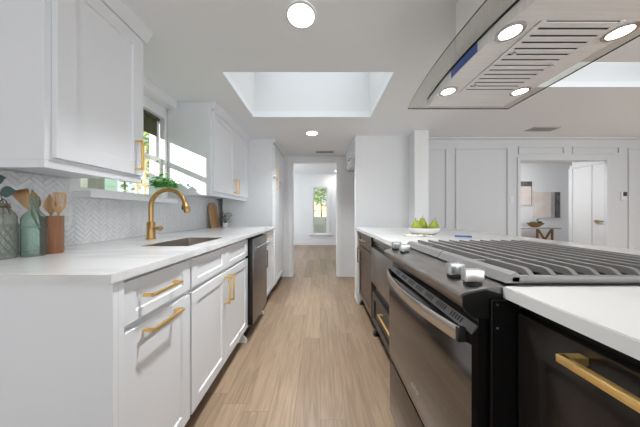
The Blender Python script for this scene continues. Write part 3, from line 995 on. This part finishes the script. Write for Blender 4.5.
# ------------------------------------------------------------------ island: black cabinets
IX = .475                  # door faces
r = thing('island_cabinet', (.75, .1, 0), 'black island cabinet in the near right corner with a long gold pull', 'cabinet', 'dark island cabinets')
b = B(); box(b, .4845, 1.50, -.35, .501, .1, CB)
put('cabinet_box', b, BLACK, r, None)
b = B(); box(b, .55, 1.48, -.35, .499, 0, .0995)
put('toe_kick', b, TOE, r, None)
front('drawer', -.33, .5, .13, .868, .463, -1, BLACK, r, (-.12, .381, .837, .85), GOLD, .05, .072, 'long gold bar pull', .0135)
r = thing('island_cabinet', (.75, 1.54, 0), 'black island cabinet housing the microwave drawer, one low drawer with a gold pull', 'cabinet', 'dark island cabinets')
b = B()
for q in ((.497, 1.50, 1.142, 1.16, .1, CB), (.497, 1.50, 1.925, 1.945, .1, CB), (.497, 1.50, 1.16, 1.925, .1, .45), (1.1, 1.50, 1.16, 1.925, .45, CB)):
    box(b, *q)
put('cabinet_box', b, BLACK, r, None)
b = B(); box(b, .55, 1.48, 1.142, 1.945, 0, .0995)
put('toe_kick', b, TOE, r, None)
front('drawer', 1.15, 1.935, .13, .40, IX, -1, BLACK, r, (1.33, 1.62, .325, .3375), GOLD, .055, .055, 'gold bar pull')
b = B(); prism(b, [(.56, 0), (.482, 0), (.482, .022), (.52, .06), (.56, .099)], 'y', 1.905, 1.945)
put('toe_bracket', b, BLACK, r, None)
r = thing('island_cabinet', (.75, 2.28, 0), 'dark brown island cabinet farthest away, a small drawer above one door', 'cabinet', 'dark island cabinets')
b = B(); box(b, .497, 1.13, 1.947, 2.60, .1, CB)
put('cabinet_box', b, ESPRESSO, r, None)
b = B(); box(b, .55, 1.13, 1.947, 2.60, 0, .0995)
put('toe_kick', b, TOE, r, None)
front('drawer', 1.975, 2.585, .735, .880, IX, -1, ESPRESSO, r, (2.22, 2.36, .806, .8175), GOLD, .05, .035, 'gold bar pull')
front('door', 1.975, 2.585, .13, .722, IX, -1, ESPRESSO, r, (2.50, 2.5105, .53, .70), GOLDD, .055)  # gold pull in a darker metal: its shadow is put into the colour
b = B(); prism(b, [(.56, 0), (.482, 0), (.482, .022), (.52, .06), (.56, .099)], 'y', 2.56, 2.60)
put('toe_bracket', b, ESPRESSO, r, None)
b = B(); box(b, 1.1305, 1.28, 1.947, 2.56, 0, CB)
put('back_panel', b, ESPRESSO, r, None)
boxes('trim_15', TRIM, (BX, 1.13, 2.602, BY - .001, 0, CB - .001))

r = thing('microwave_drawer', (.8, 1.54, .46), 'stainless microwave drawer built into the black island beyond the range', 'microwave')
b = B(); box(b, .50, 1.08, 1.17, 1.915, .452, .89)
put('housing', b, RUBBER, r, None)
b = B(); box(b, .462, .4985, 1.165, 1.92, .49, .80, .003)
put('door', b, DSTEEL, r, 30)
b = B(); box(b, .478, .4985, 1.165, 1.92, .852, .886, .002)
put('trim_strip', b, DSTEEL, r, 30)
b = B(); box(b, .485, .4985, 1.165, 1.92, .803, .849, .001)
put('control_strip', b, BLACKM, r, 30)

# island counter, a slab notched around the range
b = B()
RY0, RY1, RXB = .513, 1.134, 1.085
prism(b, [(.440, -.38), (1.53, -.38), (1.53, BY - .172), (1.148, BY - .172), (1.148, BY - .001), (.440, BY - .001), (.440, RY1), (RXB, RY1), (RXB, RY0), (.440, RY0)], 'z', CB + .0005, CT)
es = [e for e in b.edges if abs(e.verts[0].co.z - CT) < 1e-5 and abs(e.verts[1].co.z - CT) < 1e-5]
bmesh.ops.bevel(b, geom=es, offset=.002, segments=2, affect='EDGES')
put('countertop', b, QUARTZ, None, 30, label='white quartz island countertop around the gas range', cat='countertop')
# ------------------------------------------------------------------ gas range
RA, RBY = .517, 1.130
r = thing('gas_range', (.7, .823, 0), 'dark stainless slide-in gas range with black cast-iron grates set in the island', 'range')
b = B(); box(b, .385, 1.08, RA, RBY, .05, .86)
for x in (.43, 1.03):
    for y in (RA + .04, RBY - .04):
        cyl(b, (x, y, 0), (x, y, .052), .018, seg=12)
put('body', b, BLACKM, r, None)
# cooktop: flat deck behind, sloping to a rounded nose in front
b = B()
prof = [(1.083, .862), (1.083, .926), (.47, .926), (.40, .919), (.350, .909), (.343, .906), (.340, .900), (.343, .893), (.356, .872), (.370, .856), (.384, .849), (.386, .862)]
prism(b, prof, 'y', RA - .001, RBY + .001)
put('cooktop', b, TOPST, r, 22)
b = B(); prism(b, [(.372, .848), (.349, .8655), (.343, .876), (.344, .900), (.356, .9055), (.40, .9165), (.44, .905), (.46, .88), (.46, .848)], 'y', RA - .0045, RA - .0015)
put('nose_cap', b, RUBBER, r, 40)
# dark burner pan
b = B(); box(b, .478, 1.062, RA + .018, RBY - .018, .9262, .9285, .001)
put('burner_pan', b, BLACKM, r, None)
# door with a vented sloping top edge
b = B()
prism(b, [(.384, .348), (.369, .348), (.367, .352), (.367, .802), (.369, .806), (.384, .826)], 'y', RA, RBY)
dr = put('oven_door', b, RANGEST, r, 30)
b = B(); prism(b, [(.3686, .8062), (.3835, .8262), (.3829, .8268), (.3678, .8068)], 'y', RA + .002, RBY - .002)
put('vent_strip', b, DARKST, dr, None)
dirv = Vector((.384 - .369, 0, .826 - .806)); nrm = Vector((-dirv.z, 0, dirv.x)).normalized()
ym = RA + .05
while ym < RBY - .07:
    b = B()
    for k in range(5):
        c = Vector((.3765, ym + k * .0105, .816)) + nrm * .0014
        obox(b, c, (.0006, .006, .015), Matrix.Rotation(math.atan2(dirv.x, dirv.z), 3, 'Y'))
    box(b, .3768, .3769, ym, ym + .046, .8158, .8159)
    put('vent_slots', b, RUBBER, dr, None)
    ym += .073
b = B()
N = 26
def hx(y):
    return .352 - .038 * (1 - ((y - .823) / .288) ** 2)
for s0, s1 in (((-.004, -.019), (.004, .019)),):
    rows = []
    for i in range(N + 1):
        y = .535 + i * (.576 / N)
        x = hx(y)
        rows.append([b.verts.new((x - .005, y, .776 + .004)), b.verts.new((x - .005, y, .812)), b.verts.new((x - .002, y, .815)), b.verts.new((x + .005, y, .813)), b.verts.new((x + .005, y, .778)), b.verts.new((x - .002, y, .776))])
    for i in range(N):
        bridge(b, rows[i], rows[i + 1])
    b.faces.new(rows[0]); b.faces.new(rows[-1])
hd = put('handle', b, STEEL, dr, 40, label='bowed bright steel oven handle')
for y in (.533, 1.098):
    b = B(); box(b, .345, .3665, y, y + .014, .777, .814, .002)
    put('handle_post', b, RUBBER, hd, 30)
b = B()
# maker's mark: a tiny row of bright strokes
for k, (w_, h_) in enumerate(((.007, .009), (.006, .007), (.007, .009), (.005, .007), (.007, .008), (.006, .009))):
    y = .852 - k * .0095
    box(b, .3659, .3672, y - w_, y, .414, .414 + h_)
put('badge', b, KNOB, dr, None, label='small bright badge on the oven door')
b = B(); prism(b, [(.388, .06), (.372, .06), (.370, .066), (.370, .330), (.372, .334), (.388, .334)], 'y', RA, RBY)
b2 = B(); box(b2, .40, .43, RA + .01, RBY - .01, .0, .049)
put('storage_drawer', b, RANGEST, r, 30)
put('toe_kick', b2, RUBBER, r, None)
# knobs: two near, two far
for i, (x, y, a) in enumerate(((.392, .618, .12), (.395, .553, -.1), (.388, 1.085, .2), (.397, 1.0, -.15))):
    b = B()
    zz = .9195 if x > .39 else .9185
    lathe(b, [(.021, 0), (.021, .006), (.018, .009)], (x, y, zz - .004), 24)
    k_ = put('knob', b, RUBBER, r, 40)
    b = B()
    obox(b, Vector((x, y, zz + .021)), (.046, .026, .032), Matrix.Rotation(a, 3, 'Z'), .004)
    put('knob_grip', b, KNOB, k_, 30, label='bright satin metal grip')
# burners
for (x, y, R_) in ((.60, .66, .042), (.60, .99, .036), (.93, .66, .034), (.93, .99, .044), (.765, .825, .05)):
    b = B(); lathe(b, [(R_ * 1.25, 0), (R_ * 1.25, .005), (R_, .006), (R_, .012), (R_ * .8, .015)], (x, y, .9287), 28)
    put('burner', b, RUBBER, r, 40)
# two continuous grates
def grate(y0, y1):
    b = B()
    z0, z1 = .943, .962
    x0, x1 = .468, 1.068
    # end frames with rounded shoulders
    for y in (y0, y1 - .014):
        box(b, x0, x1, y, y + .014, .9295, .947, .003)
    prism(b, [(x0 - .014, .9295), (x0 + .018, .9295), (x0 + .022, .950), (x0 + .012, .957), (x0 - .002, .950)], 'y', y0, y1)
    box(b, x1 - .014, x1, y0, y1, .9295, z1, .003)
    n = 11
    for k in range(1, n):
        x = x0 + (x1 - x0) * k / n
        near = y0 < .6
        pts = ([(y0, .936), (y0 + .003, .947), (y0 + .016, z1 - .003), (y0 + .026, z1)] if near else [(y0, .936), (y0, z1 - .002), (y0 + .002, z1)])
        pts += [(y1 - .002, z1), (y1, z1 - .002), (y1, .936), (y1 - .014, .936), (y1 - .03, z1 - .016), (y0 + .03, z1 - .016), (y0 + .014, .936)]
        prism(b, pts, 'x', x - .0065, x + .0065)
    for y in (y0 + (y1 - y0) * .5,):
        box(b, x0 + .01, x1 - .01, y - .006, y + .006, z0, z1 - .006, .002)
    return put('grate', b, IRON, r, 30)
grate(.5215, .8215)
grate(.8255, 1.1255)
# narrow black filler between range and the near cabinet
b = B(); box(b, .405, .470, .503, .512, .0, .8955, .001)
put('side_filler', b, BLACKM, r, None)
for z in (.885, .83):
    b = B(); cyl(b, (.418, .5028, z), (.418, .5015, z), .0025, seg=10)
    put('screw', b, KNOB, r, None)

# ------------------------------------------------------------------ range hood
r = thing('range_hood', (.83, .88, 1.7), 'stainless island range hood with curved glass canopy hanging over the range', 'range hood')
b = B()
Y0, Y1 = .38, 1.327
poly = []
for k in range(25):
    y = Y1 + (Y0 - Y1) * k / 24
    u = (y - .853) / .474
    poly.append((.50 + .046 * u * u, y))
poly += [(1.17, Y0), (1.17, Y1)]
prism(b, poly, 'z', 1.7485, 1.7545)
b.normal_update()
for f in b.faces:
    f.material_index = 0 if abs(f.normal.z) > .5 else 1
put('glass_canopy', b, [HOODGLASS, EDGEGLASS], r, None)
b = B()
HX0, HX1, HY0, HY1 = .588, 1.035, .585, 1.205
poly = []
for k in range(13):
    y = HY1 + (HY0 - HY1) * k / 12
    u = (y - .895) / .31
    poly.append((HX0 + .022 * u * u, y))
poly += [(HX1, HY0), (HX1, HY1)]
prism(b, poly, 'z', 1.703, 1.743)
es = [e for e in b.edges if abs(e.verts[0].co.z - 1.703) < 1e-5 and abs(e.verts[1].co.z - 1.703) < 1e-5]
bmesh.ops.bevel(b, geom=es, offset=.004, segments=2, affect='EDGES')
put('hood_body', b, HOODST, r, 30)
b = B(); prism(b, [(HX0 - .006 + .022 * ((y - .895) / .31) ** 2, y) for y in [HY1 - i * (HY1 - HY0) / 12 for i in range(13)]] + [(HX1, HY0), (HX1, HY1)], 'z', 1.7432, 1.7482)
put('gasket', b, RUBBER, r, None)
b = B(); box(b, .65, .95, .72, 1.02, 1.7548, CZ - .002, .002)
put('chimney', b, HOODST, r, None)
b = B()
yy = [.955 - i * .155 / 6 for i in range(7)]
prism(b, [(HX0 - .0022 + .022 * ((y - .895) / .31) ** 2, y) for y in yy] + [(HX0 + .001 + .022 * ((y - .895) / .31) ** 2, y) for y in yy[::-1]], 'z', 1.706, 1.7405)
put('control_panel', b, PANEL_BLUE, r, None, label='control panel under blue protective film')
# two baffle filters side by side
for (y0, y1) in ((.664, .86), (.864, 1.06)):
    b = B()
    x0, x1 = .69, .952
    zf = 1.6985
    box(b, x0, x0 + .016, y0, y1, zf, 1.7025); box(b, x1 - .016, x1, y0, y1, zf, 1.7025)
    n = 7
    p_ = (y1 - y0) / n
    for k in range(n):
        box(b, x0 + .016, x1 - .016, y0 + k * p_ + .0045, y0 + (k + 1) * p_ - .0045, zf, 1.7015, .001)
    f_ = put('baffle_filter', b, HOODST, r, None)
    b = B(); box(b, x0 + .016, x1 - .016, y0 + .003, y1 - .003, 1.7018, 1.7027)
    put('filter_gap', b, VENTD, f_, None, label='dark gap between baffles')
    b = B(); lathe(b, [(.004, 0), (.0075, -.003), (.0075, -.010), (.003, -.012)], (x0 + .03, (y0 + y1) / 2 + .03, zf - .0004), 14)
    put('latch_knob', b, KNOB, f_, 50)
for (x, y) in ((.63, .707), (.994, .707), (.630, 1.05), (.985, 1.05)):
    b = B(); lathe(b, [(.040, 0), (.040, -.004), (.030, -.004), (.030, 0)], (x, y, 1.7028), 28, cap=False)
    l_ = put('hood_light', b, STEEL, r, 40)
    b = B(); lathe(b, [(.030, 0), (.030, -.002)], (x, y, 1.7028), 28)
    put('lens', b, HLENS, l_, None, label='lit round lens')
    lamp('hood_lamp', 'AREA', (x, y, 1.698), 1.1, (1, .975, .94), .06, None, (x, y, 0), 'DISK').parent = None

# ------------------------------------------------------------------ things on the island
r = thing('fruit_bowl', (.882, 1.80, CT), 'oval white ceramic bowl holding green pears on the island', 'bowl')
b = B()
prof = [(.55, 0), (.62, .002), (.86, .015), (.97, .036), (1.0, .054), (.965, .054), (.93, .037), (.82, .020), (.6, .009), (.3, .008)]
lathe(b, [(a * .13, z) for a, z in prof], (.882, 1.81, CT), 40, 1.0, .80)
put('bowl_body', b, CERAM, r, 50)
PP = [(.004, 0), (.020, .002), (.032, .012), (.0365, .026), (.034, .042), (.026, .056), (.019, .068), (.0155, .078), (.010, .085), (.003, .083)]
pr = None
def pear(loc, lab, tilt):
    r = thing('pear', loc, lab, 'pear', 'pears in the white bowl')
    b = B(); lathe(b, PP, (0, 0, 0), 24)
    tm = Matrix.Translation(loc) @ Matrix.Scale(1.22, 4) @ Matrix.Rotation(tilt[1], 4, 'Z') @ Matrix.Rotation(tilt[0], 4, 'Y')
    b.transform(tm)
    put('pear_body', b, PEAR, r, 60)
    b = B(); tube(b, [(0, 0, .080), (.002, 0, .092), (.006, 0, .101)], [.0018, .0016, .002], 7)
    b.transform(tm)
    put('stem', b, STEM, r, 60)
pear((.816, 1.79, CT + .016), 'green pear lying left in the white bowl', (-.16, .1))
pear((.882, 1.85, CT + .034), 'tall green pear in the middle of the white bowl', (.08, .4))
pear((.948, 1.79, CT + .016), 'green pear lying right in the white bowl', (.12, -.2))
b = B()
# crumpled napkin: a folded grid
nx, ny = 22, 12
gv = {}
for i in range(nx + 1):
    for j in range(ny + 1):
        x = .66 + .19 * i / nx
        y = 1.615 + .10 * j / ny + .012 * math.sin(i * .5)
        z = CT + .003 + .007 * (math.sin(i * .9 + j * .3) * .5 + .5) * (math.sin(j * 1.1 - i * .35) * .5 + .5)
        gv[i, j] = b.verts.new((x, y, z))
for i in range(nx):
    for j in range(ny):
        b.faces.new((gv[i, j], gv[i + 1, j], gv[i + 1, j + 1], gv[i, j + 1]))
rt = bmesh.ops.extrude_face_region(b, geom=b.faces[:])
for v in [q for q in rt['geom'] if isinstance(q, bmesh.types.BMVert)]:
    v.co.z -= .0022
put('napkin', b, LINEN, None, 60, label='crumpled cream napkin on the counter in front of the pear bowl', cat='napkin')
r = thing('pen', (1.07, 1.59, CT), 'blue plastic pen lying on the island counter behind the grates', 'pen')
b = B(); tube(b, [(1.02, 1.616, CT + .006), (1.023, 1.614, CT + .006), (1.085, 1.578, CT + .006)], .0055, 10)
put('barrel', b, BLUEPEN, r, 50)
b = B(); tube(b, [(1.085, 1.578, CT + .006), (1.112, 1.562, CT + .006)], .006, 10)
put('cap', b, BLUEPEN, r, 50)

# cupboard over the niche at the corridor side
r = thing('upper_cabinet', (.8, 3.25, 1.82), 'small white cupboard above the niche on the right of the corridor', 'cabinet')
b = B(); box(b, .476, 1.095, 2.803, 3.69, 1.83, CZ - .003)
put('cabinet_box', b, CAB, r, None)
b = B(); shaker(b, 2.83, 3.66, 1.845, 2.03, .456, -1, .05)
d_ = put('door', b, CAB, r, 30)
b = B(); pull(b, .456, -1, 3.10, 3.22, 1.89, 1.90, .03, .010)
put('handle', b, GOLDD, d_, 30)
b = B(); box(b, .45, .475, 2.803, 3.69, 2.04, CZ - .003, .003)
put('crown', b, CAB, r, None)

# ------------------------------------------------------------------ ceiling fittings
def can(loc, label, R=.066, first=None, group='recessed ceiling lights'):
    if first is not None:
        return dup(first, loc, label)
    r = thing('recessed_light', loc, label, 'ceiling light', group)
    b = B(); lathe(b, [(R + .012, 0), (R + .012, -.004), (R, -.006), (R, 0)], loc, 36, cap=False)
    put('trim_ring', b, TRIM, r, 40)
    b = B(); lathe(b, [(R, -.001), (R, -.003)], loc, 36)
    put('lens', b, LENS, r, None, label='lit round lens')
    return r
c1 = can((-.096, 1.08, CZ - .0005), 'round lit ceiling light nearest the camera, before the skylight')
can((-.10, 2.66, CZ - .0005), 'round lit ceiling light between the skylight and the doorway', first=c1)
can((.55, 7.0, 2.4995), 'small round lit ceiling light in the room beyond the doorway', first=c1)
lamp('can_lamp', 'AREA', (-.096, 1.08, CZ - .012), 13, (.95, .98, 1), .12, None, (-.096, 1.08, 0), 'DISK', math.radians(112))
lamp('can_lamp', 'AREA', (-.10, 2.66, CZ - .012), 11, (.95, .98, 1), .12, None, (-.10, 2.66, 0), 'DISK', math.radians(112))
lamp('can_lamp', 'AREA', (.55, 7.0, 2.488), 6, (1, .97, .93), .12, None, (.55, 7.0, 0), 'DISK')
def vent(loc, w_, d_, n, label):
    r = thing('ceiling_vent', loc, label, 'vent', 'ceiling air vents')
    x, y, z = loc
    b = B()
    f = .018
    for q in ((x - w_ / 2, x + w_ / 2, y - d_ / 2, y - d_ / 2 + f, z - .008, z), (x - w_ / 2, x + w_ / 2, y + d_ / 2 - f, y + d_ / 2, z - .008, z),
              (x - w_ / 2, x - w_ / 2 + f, y - d_ / 2 + f, y + d_ / 2 - f, z - .008, z), (x + w_ / 2 - f, x + w_ / 2, y - d_ / 2 + f, y + d_ / 2 - f, z - .008, z)):
        box(b, *q)
    put('frame', b, VENTM, r, None)
    b = B(); box(b, x - w_ / 2 + f, x + w_ / 2 - f, y - d_ / 2 + f, y + d_ / 2 - f, z - .001, z)
    put('opening', b, VENTD, r, None, label='dark duct opening')
    for k in range(n):
        xx = x - w_ / 2 + f + (w_ - 2 * f) * (k + .5) / n
        b = B(); obox(b, Vector((xx, y, z - .0045)), (.012, d_ - 2 * f, .0015), Matrix.Rotation(.5, 3, 'Y'))
        put('slat', b, VENTM, r, None)
vent((.08, 3.47, CZ - .001), .29, .12, 9, 'slotted white air vent in the kitchen ceiling above the doorway')
vent((3.52, 3.38, DZ - .001), .42, .16, 12, 'rectangular air vent in the dining room ceiling')

# ------------------------------------------------------------------ dining wall and hall things
r = thing('light_switch', (3.37, DY - .002, 1.345), 'white light switch plate left of the dining doorway', 'switch')
b = B(); box(b, 3.335, 3.405, DY - .008, DY - .001, 1.29, 1.40, .002)
put('plate', b, PLATE, r, None)
b = B(); box(b, 3.352, 3.388, DY - .011, DY - .0082, 1.31, 1.38, .001)
put('rocker', b, CERAM, r, None)
r = thing('thermostat', (5.33, DY - .002, 1.42), 'small thermostat with dark screen right of the dining doorway', 'thermostat')
b = B(); box(b, 5.285, 5.385, DY - .02, DY - .001, 1.33, 1.48, .004)
put('housing', b, PLATE, r, None)
b = B(); box(b, 5.315, 5.382, DY - .023, DY - .0202, 1.405, 1.478, .002)
put('screen', b, VENTD, r, None, label='dark screen')

HB = 5.1
r = thing('painting', (4.72, HB - .02, 1.6), 'blush canvas with a charcoal band along its top, seen through the doorway', 'painting', 'paintings in the hall')
b = B(); box(b, 4.42, 5.03, HB - .035, HB - .001, 1.30, 1.86)
put('canvas', b, CANVAS_A, r, None)
b = B(); box(b, 4.419, 5.031, HB - .0375, HB - .0352, 1.745, 1.861); box(b, 5.02, 5.031, HB - .037, HB - .0352, 1.30, 1.745)
put('painted_band', b, CANVAS_B, r, None, label='charcoal band')
r = thing('painting', (5.4, HB - .02, 1.3), 'blush canvas with grey and charcoal vertical stripes above the console table', 'painting', 'paintings in the hall')
b = B(); box(b, 5.085, 5.72, HB - .035, HB - .001, 1.0, 1.61)
put('canvas', b, CANVAS_A, r, None)
b = B(); box(b, 5.48, 5.57, HB - .0365, HB - .0352, 1.0, 1.61)
put('painted_band', b, CANVAS_C, r, None, label='grey stripe')
b = B(); box(b, 5.57, 5.70, HB - .037, HB - .0352, 1.0, 1.61)
put('painted_band', b, CANVAS_B, r, None, label='charcoal stripe')
r = thing('console_table', (4.66, 4.86, 0), 'console table with brown crossed wooden legs in the hall beyond the doorway', 'table')
b = B(); box(b, 4.0, 5.32, 4.70, 5.03, .755, .785, .003)
put('tabletop', b, mat('grey_stone_top', (.45, .44, .43), .4, noise=((9, 9, 9), (.33, .32, .31))), r, 30)
for x0 in (4.02, 4.93):
    for yk in (4.84,):
        b = B()
        box(b, x0, x0 + .032, yk, yk + .03, 0, .7545); box(b, x0 + .338, x0 + .37, yk, yk + .03, 0, .7545)
        put('leg', b, WOODT, r, None)
        b = B()
        for (xa, za, xb, zb_) in ((x0 + .035, .735, x0 + .185, .50), (x0 + .185, .50, x0 + .335, .735)):
            d_ = Vector((xb - xa, 0, zb_ - za))
            obox(b, Vector(((xa + xb) / 2, yk + .015, (za + zb_) / 2)), (d_.length, .026, .03), Matrix.Rotation(-math.atan2(d_.z, d_.x), 3, 'Y'))
        put('brace', b, WOODT, r, None)
r = thing('wooden_bowl', (4.89, 4.85, .785), 'carved brown wooden bowl on the console table', 'bowl')
b = B(); lathe(b, [(.05, 0), (.07, .004), (.13, .05), (.17, .10), (.16, .10), (.12, .055), (.06, .015)], (4.89, 4.85, .7855), 28, 1, .7)
put('bowl_body', b, WOODT, r, 50)
r = thing('moss_arrangement', (4.92, 4.85, .82), 'dark green leafy arrangement heaped in the wooden bowl', 'plant')
b = B()
for k in range(90):
    a = random.uniform(0, 2 * PI); rad = .11 * math.sqrt(random.random())
    c = Vector((4.92 + rad * math.cos(a), 4.85 + rad * .6 * math.sin(a), .82 + random.uniform(.02, .12) * (1.25 - rad / .11)))
    leaf(b, c, (math.cos(a), math.sin(a), random.uniform(.1, 1)), (random.uniform(-.5, .5), -.5, 1), random.uniform(.04, .07), .035, 4)
put('foliage', b, LEAFD, r, 60)

# ------------------------------------------------------------------ outdoors, seen through the windows
boxes('ground', GRASS, (-30, WX - .2, -30, 40, -.3, -.25), (WX - .2, 30, 7.8, 40, -.3, -.25))
def tree(loc, h, R_, label, n=500, s=.1, trunk=.06):
    r = thing('tree', loc, label, 'tree', 'trees outside')
    x, y, z = loc
    b = B(); tube(b, [(x, y, z), (x + .03, y, z + h * .4), (x, y, z + h * .8)], [trunk, trunk * .8, trunk * .3], 10)
    put('trunk', b, BARK, r, 50)
    b = B()
    for k in range(n):
        d = Vector((random.gauss(0, 1), random.gauss(0, 1), random.gauss(0, 1))).normalized()
        q = R_ * random.random() ** .4
        c = Vector((x, y, z + h)) + Vector((d.x * q, d.y * q, d.z * q * 1.1))
        leaf(b, c, (random.uniform(-1, 1), random.uniform(-1, 1), random.uniform(-.6, .6)), (random.uniform(-1, 1), random.uniform(-1, 1), 1), s * random.uniform(.7, 1.3), s * .6, 3)
    put('crown', b, TREE, r, None)
tree((-3.9, 4.9, -.25), 3.25, 1.05, 'leafy green tree outside the kitchen window', 1100, .17)
tree((-6.6, 7.2, -.25), 3.4, 1.2, 'paler tree farther off, behind the leafy one outside the kitchen window', 700, .2)
tree((.05, 11.6, -.25), 2.75, .95, 'leafy tree outside the narrow far window', 900, .17)
b = B()
for k in range(19):
    z = -.25 + k * .14
    prism(b, [(-3.62, z), (-3.60, z), (-3.615, z + .14), (-3.62, z + .14)], 'y', 2.95, 3.8)
put('garden_fence', b, SIDING, None, None, label='pale mint lapped-board fence outside the kitchen window', cat='fence')
b = B()
for k in range(15):
    z = -.25 + k * .1353
    prism(b, [(-2.22, z), (-2.20, z), (-2.215, z + .1353), (-2.22, z + .1353)], 'y', -2.6, .9)
struct('sun_blocker_fence', b, SIDING)  # unseen fence leg, added to block low sun at the kitchen window
b = B(); box(b, -2.62, -2.46, 2.26, 2.44, -.25, 1.98, .004)
put('fence_post', b, FENCEW, None, None, label='grey weathered post close outside the kitchen window', cat='post')
r = thing('garden_trellis', (-2.6, 3.4, -.25), 'tan wooden trellis outside the kitchen window behind the herb', 'trellis')
for k in range(6):
    yy_ = 3.02 + k * .13
    b = B(); box(b, -2.62, -2.595, yy_, yy_ + .035, -.25, 2.1)
    put('upright', b, TAN, r, None)
for k in range(8):
    z = .5 + k * .2
    b = B(); box(b, -2.594, -2.57, 2.98, 3.74, z, z + .035)
    put('rail', b, TAN, r, None)
b = B(); box(b, -1.6, 2.4, 9.3, 9.5, -.25, .95, .004)
put('garden_wall', b, PAVE, None, None, label='low pale wall outside the narrow far window', cat='wall')
b = B()
for k in range(26):
    box(b, -2.0 + k * .16, -1.85 + k * .16, 13.4, 13.45, -.25, 1.75, .004)
put('plank_fence', b, TAN, None, None, label='tan plank fence behind the low pale wall, seen through the narrow far window', cat='fence')
